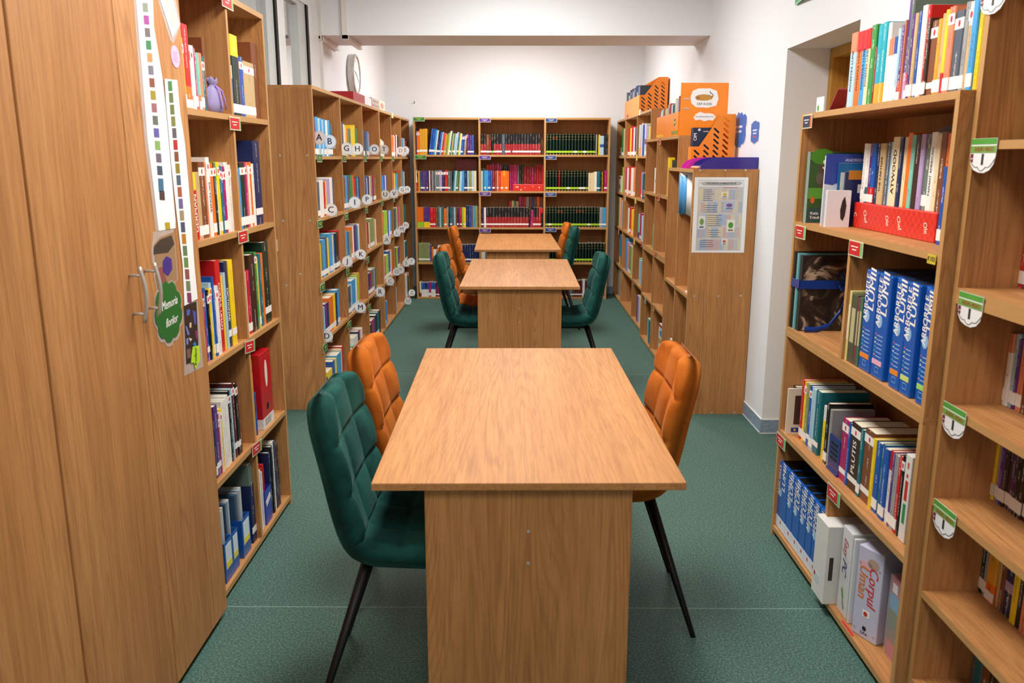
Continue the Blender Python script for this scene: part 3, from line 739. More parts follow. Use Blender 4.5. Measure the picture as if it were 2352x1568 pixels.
Lrow(2, 700, 3.732, [(128, 'yl:28:18:s gb:10:18:s sk:24:19.5:s sl:14:20:s yl:20:19:s sk:24:21:s cr:12:20:s bl:12:20:s dg:28:20:s rd:12:21:s'), (350, 'bk:12:18:s sk:18:18:s bl:10:18:s og:14:18 or:16:20:s wh:12:20 pu:14:20:s sl:12:20:s sk:8:19 wh:10:20'),
 (530, 'wh:10:18 rd:8:18 br:8:18:s cr:10:18 og:32:20:s bg:14:19 wh:10:18:s'), (664, 'te:10:21 or:12:20:s lg:16:21:s lg:16:21:s bl:10:21 wh:10:20 sk:10:20:s'), (778, 'sl:8:20 gn:8:20:s cr:8:20 br:10:20 pk:8:20:s'), (846, 'og:8:20 te:10:20:s gn:8:19')])
Lrow(1, 700, 3.732, [(150, 'sk:28:17:s lb:10:17 pu:20:18:s nv:14:18:s or:36:20:s yl:18:20:s nv:12:20 sk:22:21:s'), (368, 'db:12:17:s sl:22:18:s lb:12:18:s sk:34:20:s wh:10:20 lg:12:21:s go:10:22'),
 (542, 'nv:18:16:s pu:12:16:s rd:10:16:s gb:18:17:s li:10:17 gn:8:17'), (680, 'wh:12:20 rd:8:20:s lg:26:20:s bl:16:22:s wh:8:20 or:10:21'), (774, 'gn:10:20:s dg:8:20 lg:8:20 rd:8:19:s pu:12:19:s'), (852, 'wh:10:20 te:20:20:s')])
Lrow(0, 700, 3.732, [(160, 'db:14:10:s sa:10:11:s dg:14:12 yl:40:14:s bl:22:17:s yl:12:17 sk:36:18:s cr:10:19 rd:16:20'), (390, 'sl:10:10 dg:24:12:s aq:10:13 wh:34:17:s nv:12:18 rd:10:18 wh:16:18:s'),
 (556, 'rd:10:12:s bk:16:14:s mg:22:15:s pu:10:15 bk:16:16:s te:12:17:s db:14:17'), (692, 'bl:12:20:s sk:10:18'), (782, 'lb:8:20 gy:6:20'), (858, 'wh:28:22 bk:8:20 lg:6:18 sa:10:21')])
# ---- back-wall bookcase (B)
YBK = 9.232; B_ = 'B'
def Brow(ri, dat, u0=None, plane=YBK, z=None, x0=120): rowpx(B_, 'B', plane, z or LVB[ri], u0 or 930+x0/4.8, 4.8, dat, hs=1.27 if plane < YBK+.1 else 1.22)
RB = 'bk:31:17.4:Hcd:S'
GB = 'dg:34.5:17.6:zg'
Brow(4, 'nv:10:22 or:32:20:S:d go:28:21.5:S go:24:21.5:S go:32:21.5:S -:12 bl:22:22:l8:S bl:26:21.5:l8:S sk:20:21:l8:S wh:14:20:l8 nv:22:19.5:l8:S bl:20:19:l8:S lb:14:19:l8 rd:18:18:l8:S sa:14:18:l8 go:14:17:l8:S og:14:18:l8 lg:14:18.5:l8 wh:16:20:l8:S te:14:18:l8:S bg:16:17.5:l8 gn:14:18:l8:S lb:20:17.5:l7:S lb:16:19:l7:d te:16:18.5:l7:S yl:14:18:l7 wh:12:17.5:l6:S bl:26:16.5:l5:S:d bl:16:16.5:l5:d bg:16:16:l4:d ma:22:18:l3:d pu:26:16.5:S pu:24:16.5:S bl:20:16.5:S', x0=122)
Brow(4, ' '.join([RB, RB, 'br:32:17:S', 'dr:20:17:Tbk:S', 'dg:26:17.4:zr']+[RB]*3+['sl:34:17.4']+[RB]*2+['bk:20:17:Hcd']+[RB]*10), x0=836)
Brow(4, ' '.join([GB]*2+['dg:34:17.6:zr']*2+[GB]*12+['gy:16:17 bk:14:17 yl:18:17 lb:42:16:Ybl bk:12:17 nv:12:17 bk:22:17']), x0=1556)
Brow(3, 'wh:20:27:Brd:L5 go:16:17 gn:10:16 pu:16:17:S pu:16:17:S sl:14:17:S pu:18:17 pu:18:17:S -:10 wh:14:17 ma:16:17 gy:18:17 sl:18:17 gy:14:17 gb:32:17.4:Sd li:32:17.4:Sd nv:30:17.4:Sd rd:36:17.4:Sd gb:26:17:S sl:20:17 te:16:17:l5 lb:22:17:l5 gn:22:16.5:l5:S br:12:16.5:l4 lb:30:16.8:l4 sk:30:17:l3 nv:34:17:S lb:16:17:S og:32:17:S lb:26:17:S cr:26:17', x0=122)
Brow(3, 'lb:22:17 te:14:17 sk:20:17.4:S sk:24:17.4 bl:24:17.4:S bl:22:17.4 dr:28:17.2:S br:22:17.2 sa:18:17.2:S rd:24:17 or:26:17.2:S or:24:17.2:Tgo or:24:17.2:S or:18:17', x0=838)
Brow(3, 'gb:60:20 rd:30:23 rd:30:23 mg:28:24 dr:26:23.5 mg:32:24 mg:24:23 bk:24:23 bk:22:23 bk:24:23 bk:20:23 mg:24:23 mg:18:23 mg:48:23:s gb:20:23 bk:26:23 db:24:23 dr:36:21.5:S dr:26:21.5:S dr:26:21.5:S mg:30:21:S dr:30:21.5:S rd:24:23 dr:26:23:S rd:26:23:S', plane=YBK+.15, x0=848)
Brow(3, ' '.join([GB]*4+['dr:34:17.6:zg']+[GB]*9+['cr:24:15.6 cr:22:15.6 cr:22:15.6 wh:28:16.5:S te:36:16.5:S bk:20:16.5 go:12:16.5 bk:14:16.5 mg:34:17.4:S']), x0=1556)
Brow(2, ' '.join(['or:19:17.2:Blg']*4+['pu:18:17.2:Byl']*4+['rd:44:16.8:S rd:20:16.8:S br:26:17 sl:22:18 lb:16:17 gn:14:17 sl:20:17.5 or:34:16:S gy:18:17 bk:18:17.5 te:24:17:S sl:22:17.5 lb:18:17 br:16:17 ma:20:17:S pu:16:17 rd:24:17:S lg:22:17 yl:22:17:S nv:36:18.5 bl:22:18.5 br:20:18.5 sk:26:18.5 og:32:18.5 br:18:18']), x0=142)
Brow(2, ' '.join(['bk:20:16.5:S pu:14:16.5:S wh:22:17:S']+['bk:33.5:17.2:Hcd:S']*14+['bk:16:16 mg:30:14.5:l3']+['bk:32:17.2:Hcd:S']*2+['rd:24:17:S bk:22:16.5:Trd']), x0=838)
Brow(2, 'rd:30:23 cr:26:23 gn:20:23 bg:30:23 mg:34:27 dr:26:27 rd:22:27 gy:32:27 br:34:27 bl:20:27 br:30:27 or:34:27 br:36:27', plane=YBK+.15, x0=1160)
Brow(2, ' '.join(['dg:33.3:17.6:zg']*4+['dg:33.3:17.6:zr']*2+['dg:33.3:17.6:zg']*4+['dg:33.3:17.6:zr']*3+['dg:33.3:17.6:zg']*5+['gy:38:17.2:S sk:38:17:S']), x0=1545)
Brow(1, ' '.join(['og:12.5:16.6:S']*10+['pu:18:15 or:16:13 -:2 wh:16:11 wh:16:11 wh:18:11 wh:16:14.5 wh:16:14.5 wh:16:14.5 wh:14:14.5 wh:16:14.5 nv:20:14 li:14:14 -:120']+['nv:28:15.6:S']*8), x0=152)
Brow(1, 'wh:44:16 gb:30:15', x0=842)
Brow(1, ' '.join(['dg:33:17:zg']*20), x0=1560)
Brow(0, 'cr:20:13:Bdr bl:22:12.5:Hwh bl:20:12.5:Hwh nv:22:12.5:Hwh bl:18:12.5:Hwh mg:26:13:s bl:26:12.8:Hwh bl:22:12.8:Hwh ma:18:12.5:S mg:20:12.5:S ma:30:12:S', x0=162)
Brow(0, 'bk:20:14 wh:24:15 bk:30:14', x0=1060)
Brow(0, 'gb:60:14:S ma:26:15:S ma:26:15:S ma:30:15:S ma:24:15:S wh:26:15.5 ma:28:15:S ma:22:15:S sk:26:15 db:30:15:S db:40:15', x0=1790)
# ---- stepped bookcases (R)
XS1, XS2, XS3 = 1.148, 1.112, 1.05; R_ = 'R'
def Rrow(z, u_off, sc, bys, plane=XS1, hs=1.0, dmax=.19):
    for x0, dat in bys: rowpx(R_, 'R', plane, z, u_off+x0/sc, sc, dat, dmax=dmax, hs=hs)
Rrow(1.571, 1400, 6.033, [(162, 'gn:22:21:s cr:22:21 yl:14:21'), (248, 'rd:24:20:s yl:14:20:s wh:10:20 rd:26:21:s wh:14:20:s pu:20:20:s aq:12:20 gn:10:20'), (382, 'lb:20:20.5:Bbg sa:12:20 wh:14:21:s bl:32:20 wh:12:20 li:20:19:s li:14:19 lg:14:18.5 yl:10:18 wh:18:18 go:20:18')], hs=1.38)
Rrow(1.186, 1400, 4.9, [(136, 'lg:14:18 wh:12:17'), (174, 'mg:14:18:s wh:18:18 rd:22:19:s cr:10:18 wh:20:18 sa:14:18:s rd:20:17:s'), (340, 'rd:8:16 li:12:16:s te:12:15')], hs=1.5)
Rrow(.808, 1400, 4.9, [(50, 'lg:30:22:B'+'lg cr:26:22 or:14:22 wh:12:20 li:24:20 lb:20:19'), (210, 'wh:14:17:s rd:16:18:s or:14:17 yl:14:17:s or:10:17 pu:10:16 lb:10:16'), (314, 'aq:20:16:Bpu mg:14:17:s lb:16:16')], hs=1.45)
Rrow(.40, 1400, 4.9, [(102, 'sk:20:20:Byl bl:12:18 og:14:18:Bor'), (174, 'sk:16:21 li:12:19 sa:16:18:s og:18:18:s lg:14:18 cr:12:18 sk:14:17'), (320, 'aq:8:15 lb:8:14')], hs=1.6)
Rrow(.03, 1380, 5.227, [(420, 'pu:14:17 li:12:17 cr:10:17')], hs=1.5)
Rrow(1.277, 1400, 6.033, [(604, 'wh:22:20 wh:26:20:Ybk'), (784, 'yl:20:28')], XS2, dmax=.04)
Rrow(1.277, 1400, 6.033, [(850, 'sa:12:11 cr:14:11 nv:12:11 wh:16:11 bl:40:11 lb:20:10')], XS2)
Rrow(.827, 1400, 4.9, [(470, 'og:12:20 gy:10:21 sl:14:22')], XS2)
Rrow(.409, 1400, 4.9, [(462, 'lg:14:20')], XS2)
Rrow(.03, 1380, 5.227, [(545, 'aq:16:20 te:14:20 nv:10:19 ma:16:20')], XS2)
Rrow(.03, 1380, 5.227, [(804, 'wh:24:32 wh:34:40'), (938, 'go:22:12 sk:18:22 wh:8:22')], XS3)
# ---- individuals: the books that show largest; the rest are one joined object
def quad_area(bk):
    f, t, h, d = bk['fr'], bk['t'], bk['h'], bk['d']
    def ar(ps):
        q = [pj(p) for p in ps]; return abs(sum(q[i][0]*q[(i+1) % 4][1]-q[(i+1) % 4][0]*q[i][1] for i in range(4)))/2
    u, v = pj(f.p(0, h/2, 0))
    if not (0 < u < 2352 and 0 < v < 1568): return 0
    return ar([f.p(-t/2, 0), f.p(t/2, 0), f.p(t/2, h), f.p(-t/2, h)])
BOOKS.sort(key=lambda q: -quad_area(q))
def nth(n):
    return '%d%s' % (n, 'th' if 10 <= n % 100 <= 20 else {1: 'st', 2: 'nd', 3: 'rd'}.get(n % 10, 'th'))
SHELFNAME = {'A': (LVA, ['bottom', 'fourth', 'third', 'second', 'top'], 'from the wardrobe, {s} shelf of the bookcase beside it', 'books in the bookcase beside the wardrobe'),
 'L': (LVL, ['bottom', 'fourth', 'third', 'second', 'top'], 'from the end panel, {s} shelf of the lettered bookcases', 'books in the lettered bookcases'),
 'B': (LVB, ['bottom', 'fourth', 'third', 'second', 'top'], 'from its left post, {s} shelf of the back-wall bookcase', 'books in the back-wall bookcase'),
 'R': ([.03, .40, .82, 1.186, 1.277, 1.571], ['bottom', 'low', 'middle', 'third', 'upper', 'top'], 'from the back wall, {s} shelf of the stepped bookcases', 'books in the stepped bookcases'),
 'C': ([LVC1[0], LVC1[1], LVC2[0], LVC2[1]+.04, LVC2[2]], ['bottom', 'third', 'second', 'first', 'open top'], 'from the doorway, {s} shelf of the binder bookcase', 'books in the binder bookcase'),
 'D': ([.12, .392, .664, .926, 1.232], ['bottom', 'fourth', 'third', 'second', 'first'], 'from the binder bookcase, {s} shelf of the audio-video bookcase', 'books in the audio-video bookcase')}
N_IND = 300
INKW, INKD = cmat('f4f1ea'), cmat('1d1d22')
for i, bk in enumerate(BOOKS[:N_IND]):
    f = bk['fr']; lv, nm, phr, grp = SHELFNAME[bk['unit']]
    n, z = bk['order']; s = nm[min(range(len(lv)), key=lambda k: abs(lv[k]-z) if k < len(nm) else 9)]
    size = 'thick' if bk['t'] > .034 else ('slim' if bk['t'] < .014 else ('tall' if bk['h'] > .26 else 'small' if bk['h'] < .16 else 'standard'))
    lab = '%s %s book, %s %s' % (size, PAL[bk['c']][1], nth(n), phr.format(s=s))
    lab = lab.replace('standard ', '')
    root = thing('book', lab, 'book', f.p(0, 0, -bk['d']/2), grp)
    mbs = {k: MB() for k in ('cover', 'page_block', 'spine_label', 'top_sticker', 'dot_sticker')}
    book_parts(bk, mbs)
    cov = None
    for k in ('cover', 'page_block', 'spine_label', 'top_sticker', 'dot_sticker'):
        if not mbs[k].f: continue
        o = mbs[k].build(k, PRINT if k == 'cover' else TINT, root if k in ('cover', 'page_block') else cov)
        if k == 'cover': cov = o
    if bk['title']:
        ti = bk['title'].replace('%', ' ')
        dark = sum(pal(bk['c'])) > .9
        up = -1 if bk['unit'] in 'AC' and ti not in ('GERMAN', 'PAMANT AMERICAN', 'PLUTIS', 'POVESTEA LUMII', 'THE PARTNER', 'ATWOOD') else 1
        tf = Frame(f.p(0, bk['h']*.5, .0006), f.u*up, -f.r*up)
        L = bk['h']*(.62 if ti not in ('CORPUL UMAN',) else .5)
        if ti in ('GERMAN',): tf = Frame(f.p(0, bk['h']*.40, .0006), f.u, -f.r)
        size = min(bk['t']*(.8 if ti == 'GERMAN' else .62), L/(len(ti)*.62))
        text(ti, size, INKD if dark else INKW, cov, tf, 'title')
rest = {k: MB() for k in ('cover', 'page_block', 'spine_label', 'top_sticker', 'dot_sticker')}
for bk in BOOKS[N_IND:]: book_parts(bk, rest)
allb = MB()
for k in rest:
    off = len(allb.v); allb.v += rest[k].v
    for fc, c, ink, uv in zip(rest[k].f, rest[k].c, rest[k].ink, rest[k].uv): allb.face([x+off for x in fc], c, 0, ink, uv)
o = allb.build('books', PRINT, origin=(0, 9, 0)); tag(o, 'remaining small rows of mixed books on the far bookcases', 'books', kind='stuff')
print('BOOKS', len(BOOKS), 'areas', [round(quad_area(b)) for b in BOOKS[::60]])
# ================================================================ things on and in the furniture
def hexm(h, rough=.45): return cmat(h, rough)
WHP = cmat('eef0f0', .55)
def block(name, label, cat, mode, plane, z, u0, u1, h, d, mat, group=None, bev=.0015, part='body', inset=0.0):
    # inset: how far the aisle face stands back from the plane used for reading its columns
    """a box standing on a shelf between two photo columns; returns (root, frame of its aisle face, thickness, body)"""
    pf = (lambda s: (s, plane, z)) if mode == 'B' else (lambda s: (plane, s, z))
    lo, hi = (-3, 3) if mode == 'B' else (1.0, 14)
    s0, s1 = solve_u(u0, pf, lo, hi), solve_u(u1, pf, lo, hi); t = abs(s1-s0)-.001; m = (s0+s1)/2
    r = {'L': (0, 1, 0), 'R': (0, -1, 0), 'B': (1, 0, 0)}[mode]
    o = (m, plane, z) if mode == 'B' else (plane, m, z)
    fr = Frame(o, r, (0, 0, 1)); fr = fr.at(0, 0, -inset)
    root = thing(name, label, cat, fr.p(0, 0, -d/2), group)
    b = MB().box(-t/2, t/2, 0, h, -d, 0, fr).build(part, mat, root)
    if bev: bevel(b, bev, 2)
    return root, fr, t, b
def patch(fr, a0, a1, b0, b1, mat, parent, name, e=.0006):
    return MB().box(a0, a1, b0, b1, -.0002, e, fr).build(name, mat, parent)
def wob(n, ra, rb, amp, seed, lobes=7):
    q = random.Random(seed); ph = [q.random()*6 for _ in range(3)]
    return [(ra*math.cos(2*PI*i/n)*(1+amp*abs(math.sin(lobes*PI*i/n+ph[0]))), rb*math.sin(2*PI*i/n)*(1+amp*abs(math.sin(lobes*PI*i/n+ph[0])))) for i in range(n)]
def disc(fr, ra, rb, mat, parent, name, e=.0006, n=24, e0=-.0002):
    return MB().prism([(ra*math.cos(2*PI*i/n), rb*math.sin(2*PI*i/n)) for i in range(n)], e0, e, fr).build(name, mat, parent)
# ---------------------------------------------------------------- wardrobe door papers
FW = Frame((-1.0, 0, 0), (0, 1, 0), (0, 0, 1))
def pxpoly(pts, X=-1.0): return [(p.y, p.z) for p in (onX(u, v, X) for u, v in pts)]
def sheet(name, label, cat, pts, mat, e0, e1, group=None):
    pl = pxpoly(pts)
    if sum(pl[i][0]*pl[(i+1) % len(pl)][1]-pl[(i+1) % len(pl)][0]*pl[i][1] for i in range(len(pl))) < 0: pl = pl[::-1]
    ys = [p[0] for p in pl]; zs = [p[1] for p in pl]
    root = thing(name, label, cat, (-1.0, sum(ys)/len(ys), min(zs)), group)
    MB().prism(pl, e0, e1, FW).build('sheet', mat, root); return root
def subpoly(root, pts, mat, e0, e1, name):
    pl = pxpoly(pts)
    if sum(pl[i][0]*pl[(i+1) % len(pl)][1]-pl[(i+1) % len(pl)][0]*pl[i][1] for i in range(len(pl))) < 0: pl = pl[::-1]
    return MB().prism(pl, e0, e1, FW).build(name, mat, root)
s1 = sheet('photo_strip', 'long white strip of plant photos hanging on the wardrobe door, left of another', 'paper strip', [(312, 0), (350, 0), (352, 60), (372, 180), (380, 250), (402, 507), (402, 524), (364, 530), (361, 510), (352, 430), (338, 320), (325, 160)], WHP, .0004, .0014, 'flower sheets on the wardrobe')
subpoly(s1, [(306, 0), (313, 0), (326, 160), (339, 320), (353, 430), (364, 530), (357, 530), (345, 430), (331, 320), (318, 160)], CLEAR, .0003, .0010, 'laminate_edge')
PHC = ['7d8a78', 'a2358e', '6a5f62', '2f7f4a', 'b98a52', '746f80', '8a4a34', '9a8a24', '97626a', '5d6a5c', '5c5aa0', '7fa860', '6b6070', '3c5166', '3d6f8c', '4d3a3c']
for i, c in enumerate(PHC):
    t = i/(len(PHC)-1); v = 6+t*432; u = 331+(v/470)*42; hh = 10 if i not in (14,) else 14
    ph = subpoly(s1, [(u-6, v), (u+6, v+1), (u+7.5, v+2.2*hh), (u-4.5, v+2.2*hh-1)], hexm(c), .0015, .0019, 'photo')
subpoly(s1, [(377, 511), (388, 510), (390, 526), (379, 527)], hexm('b09a20'), .0015, .0019, 'photo')
s2 = sheet('photo_strip', 'long white strip of plant photos on the wardrobe door, above a dark picture', 'paper strip', [(376, 181), (405, 184), (412, 260), (423, 330), (436, 480), (444, 600), (452, 686), (422, 702), (418, 610), (405, 500), (392, 380), (380, 240)], WHP, .0016, .0026, 'flower sheets on the wardrobe')
PH2 = ['3f7c42', '5f6f3c', '66703a', '7a7a42', '5a5560', 'b02222', '7a4a30', '8a7a26', '4a5d70', 'a05a40', '6b5f8e', '9a8a6a', '46506a', 'b07a24', '5f7a5a', '5f8a44', '8a4f4a', '6f7f5c', '7d3560']
for i, c in enumerate(PH2):
    t = i/(len(PH2)-1); v = 186+t*486; u = 387+((v-181)/505)*46; hh = 12.5
    subpoly(s2, [(u-4.5, v), (u+5, v), (u+6.5, v+2*hh-2), (u-3, v+2*hh-2)], hexm(c), .0027, .0031, 'photo')
pc = sheet('photo_card', 'laminated photo card of a purple iris flower above the wardrobe leaf sign', 'card', [(352, 532), (398, 526), (402, 560), (408, 640), (392, 660), (360, 672), (354, 640), (347, 575)], CLEAR, .0004, .0014, 'flower sheets on the wardrobe')
subpoly(pc, [(354, 560), (366, 545), (398, 532), (406, 640), (390, 655), (362, 665), (357, 640)], hexm('9b7a58'), .0015, .0019, 'photo')
subpoly(pc, [(352, 566), (366, 550), (392, 540), (399, 560), (384, 580), (352, 584)], hexm('3f352c'), .002, .0023, 'dark_rock')
subpoly(pc, [(372, 600), (380, 588), (392, 594), (394, 618), (384, 634), (372, 624)], hexm('3d2a82'), .002, .0024, 'iris_bloom')
subpoly(pc, [(358, 618), (370, 612), (380, 640), (386, 655), (362, 660)], hexm('8d4f45'), .002, .0023, 'soil')
# leaf shaped sign
c = onX(386, 715, -1.0); FLF = Frame((-1.0, c.y, c.z), (0, 1, 0), (0, 0, 1))
lf = thing('leaf_sign', 'dark green leaf-shaped sign reading Memoria florilor on the wardrobe door', 'sign', FLF.p(0, -.09, 0), 'flower sheets on the wardrobe')
pl = []
for i in range(72):
    a = 2*PI*i/72; k = 1-.10*abs(math.cos(4.5*a))**6
    pl.append((.094*k*math.cos(a), .088*k*math.sin(a)))
o = MB().prism([(a, b) for a, b in pl], .0022, .0034, FLF).build('leaf', cmat('1f6a2c', .3), lf)
MB().prism([(a*1.08, b*1.1-.004) for a, b in pl], .0014, .0021, FLF).build('laminate_edge', CLEAR, lf)
text('Memoria', .036, INKW, o, FLF.at(.006, .022, .0034).rot(.04), sx=.85, shear=.35)
text('florilor', .035, INKW, o, FLF.at(.010, -.03, .0034).rot(.04), sx=.85, shear=.35)
dp = sheet('photo_card', 'dark floral picture at the foot of the photo strip with a lime note', 'card', [(421, 700), (453, 690), (466, 842), (423, 863)], CLEAR, .0004, .0012, 'flower sheets on the wardrobe')
subpoly(dp, [(421, 702), (450, 692), (456, 826), (427, 836)], hexm('33211d'), .0013, .0018, 'photo')
for q, cc in (([(427, 712), (435, 710), (434, 722), (428, 726)], '4a62b8'), ([(441, 712), (448, 716), (449, 745), (445, 744)], '4a55a8'), ([(434, 742), (438, 740), (438, 752), (434, 752)], 'd9c9a8'), ([(424, 748), (428, 750), (434, 768), (430, 770)], '6c7cc8'), ([(446, 760), (451, 758), (454, 775), (449, 780)], '7a3060'), ([(426, 778), (431, 776), (431, 790), (427, 792)], '6f86c6'), ([(432, 775), (440, 778), (436, 784)], 'd8cfbf'), ([(427, 802), (436, 800), (437, 820), (429, 824)], '7a5b4a')):
    subpoly(dp, q, hexm(cc), .0019, .0021, 'petal')
nt = sheet('sticky_note', 'lime arrow-shaped sticky note at the bottom of the dark floral picture', 'note', [(441, 796), (456, 793), (456, 806), (458, 826), (447, 848), (443, 832), (437, 834), (438, 818)], cmat('b9e02c'), .0024, .0032)
subpoly(nt, [(442, 790), (446, 784), (450, 793), (443, 796)], hexm('1f78b0'), .0022, .0030, 'blue_tip')
c = onX(447, 820, -1.0); text('Irofani', .026, cmat('30502a'), nt, Frame((-.9966, c.y, c.z), (0, .2, 1), (0, -1, .2)), sx=.8, shear=.3)
ov = thing('round_card', 'pink oval card near the top edge of the wardrobe door', 'card', (-1.0, onX(402, 130, -1.0).y, onX(402, 154, -1.0).z), 'flower sheets on the wardrobe')
c = onX(402, 130, -1.0); FO = Frame((-1.0, c.y, c.z), (0, 1, 0), (0, 0, 1)); o = disc(FO, .031, .031, cmat('f0b0d4'), ov, 'card', .0016)
for k in range(5): patch(FO, -.018, .016-.004*(k % 2), .012-.006*k-.0012, .012-.006*k, cmat('a06a90'), o, 'print_line', .002)
tp = sheet('paper_page', 'tilted laminated map page at the top of the wardrobe door', 'paper', [(362, 0), (403, 0), (414, 55), (398, 100), (390, 92)], CLEAR, .0004, .0012, 'flower sheets on the wardrobe')
subpoly(tp, [(367, 0), (396, 0), (411, 57), (395, 86)], WHP, .0013, .0018, 'page')
subpoly(tp, [(374, 0), (394, 0), (408, 50), (396, 66)], hexm('cfc4b4'), .0019, .0022, 'map_print')
# ---------------------------------------------------------------- shelf tags
def shelf_tag(label, fr, w, h, c1, c2=None, group='shelf tags', lines=2, ink='f4efe6', edge=True, name='shelf_tag'):
    root = thing(name, label, 'shelf tag', fr.p(0, -h/2, 0), group)
    o = MB().box(-w/2, w/2, -h/2, h/2, 0, .0012, fr).build('card', cmat('cfd2b4') if edge else cmat(c1), root)
    k = .004 if edge else 0
    if edge:
        w2 = w/2-k-(.016 if c2 else 0)
        patch(fr, -w/2+k, w2, -h/2+k, h/2-k, cmat(c1), o, 'print', .0018)
        if c2: patch(fr, w2, w/2-k, -h/2+k, h/2-k, cmat(c2), o, 'colour_bar', .0018)
    else: w2 = w/2
    for q in range(lines):
        ww = w*(.24 if q == 0 else .15); a_ = -ww-.008*bool(c2)
        for wl in ((.42, .16, .30) if q == 0 else (.5, .4)):
            patch(fr, a_, a_+2*ww*wl, .004-q*.010, .0072-q*.010, cmat(ink), o, 'print_line', .0022); a_ += 2*ww*(wl+.06)
    return root
SN = ['top', 'second', 'third', 'fourth', 'bottom']
for i, (u, v, tilt) in enumerate([(522, 4, 0), (540, 284, 0), (559, 543, 0), (574, 795, -.12), (590, 1028, -.08)]):
    p = onX(u, v, -1.0285); fr = Frame(p, (0, 1, 0), (0, 0, 1)).rot(tilt)
    shelf_tag('red tag with a green bar above the %s shelf of the bookcase beside the wardrobe' % SN[i], fr, .118, .047, 'c01f22', '7fa860', 'red shelf tags')
for i, (u, v, w_) in enumerate([(1855, 279, 0), (1839, 533, 1), (1966, 571, 1), (1794, 1013, 1), (1915, 1136, 1)]):
    p = onX(u, v, 1.0800); fr = Frame(p, (0, -1, 0), (0, 0, 1))
    nm = ['dark navy tag on the top corner of the binder bookcase nearest the doorway', 'red tag below the picture books on the binder bookcase', 'red tag above the large blue atlases on the binder bookcase', 'red tag above the small blue atlases on the binder bookcase', 'red tag above the white box on the binder bookcase'][i]
    shelf_tag(nm, fr, .112 if i else .10, .05, 'c01f22' if w_ else '2c3346', '6fb86a' if w_ else 'c86a4a', 'red shelf tags')
fr = Frame(onX(2140, 595, 1.0800), (0, -1, 0), (0, 0, 1)); t_ = thing('shelf_tag', 'small yellow tag on the picture-book shelf of the binder bookcase', 'shelf tag', fr.p(0, -.012, 0), 'red shelf tags')
o = MB().box(-.022, .022, -.0125, .0125, 0, .001, fr).build('card', cmat('c9b43a'), t_); text('K103', .018, INKD, o, fr.at(0, 0, .0011))
LT = [(734, 363), (791, 364), (839, 364), (876, 364), (903, 364), (735, 514), (796, 497), (842, 482), (878, 466), (905, 458), (741, 660), (799, 622), (845, 597), (747, 797), (803, 746), (849, 706), (901, 265)]
for i, (u, v) in enumerate(LT):
    p = onX(u, v, -1.1885); shelf_tag('green and yellow tag, %s on the shelf edges of the lettered bookcases' % nth(i+1), Frame(p, (0, 1, 0), (0, 0, 1)), .125, .048, '2c6b36' if i < 16 else 'b9c8a0', None, 'green tags on the lettered bookcases', 2, 'e6d83a')
def BT(u, v, c, n):
    p = onY(u, v, 9.2125); shelf_tag(n, Frame(p, (1, 0, 0), (0, 0, 1)), .126, .044, c, None, 'tags on the back-wall bookcase', 2, 'e9e2f0' if c != '2c7a34' else 'e8dd2a')
BT(962, 273.5, '2c7a34', 'green tag on the top board of the back-wall bookcase'); BT(965.5, 360.5, '2c7a34', 'green tag under the top shelf of the back-wall bookcase')
for i, v in enumerate((276, 361.5, 445, 529)): BT(1113.5 if i < 2 else 1114, v, '5a2f86', 'purple tag, %s down the first post of the back-wall bookcase' % nth(i+1))
for i, v in enumerate((276, 361.5, 446.5, 527.5)): BT(1266-(1.5 if i else 0), v, '23407e', 'blue tag, %s down the second post of the back-wall bookcase' % nth(i+1))
for i, (u, v, X, c) in enumerate([(1423, 275, 1.1275, 'c9c4c0'), (1439, 268, 1.1275, 'c06a6a'), (1470, 258, 1.1275, 'd8d4cc'), (1463, 362, 1.1275, 'd8b41a'), (1436, 362, 1.1275, 'b07070'), (1483, 325, 1.0925, 'a83a3a'), (1516, 324, 1.0925, 'b8452a'), (1478, 444, 1.0925, 'a8323a'), (1513, 453, 1.0925, 'b8452a'), (1460, 461, 1.1275, 'd8b41a'), (1436, 455, 1.1275, 'bdb6a8'), (1474, 560, 1.0925, 'a8323a'), (1506, 584, 1.0925, 'b8452a'), (1457, 555, 1.1275, 'd8b41a'), (1421, 532, 1.1275, 'b07a70'), (1482, 689, 1.0925, '8a9a8a'), (1501, 706, 1.0925, 'b8652a'), (1455, 647, 1.1275, 'a86a5a')]):
    p = onX(u, v, X); shelf_tag('small coloured tag, %s on the shelf edges of the stepped bookcases' % nth(i+1), Frame(p, (0, -1, 0), (0, 0, 1)), .085, .05, c, None, 'tags on the stepped bookcases', 1, 'e8d890')
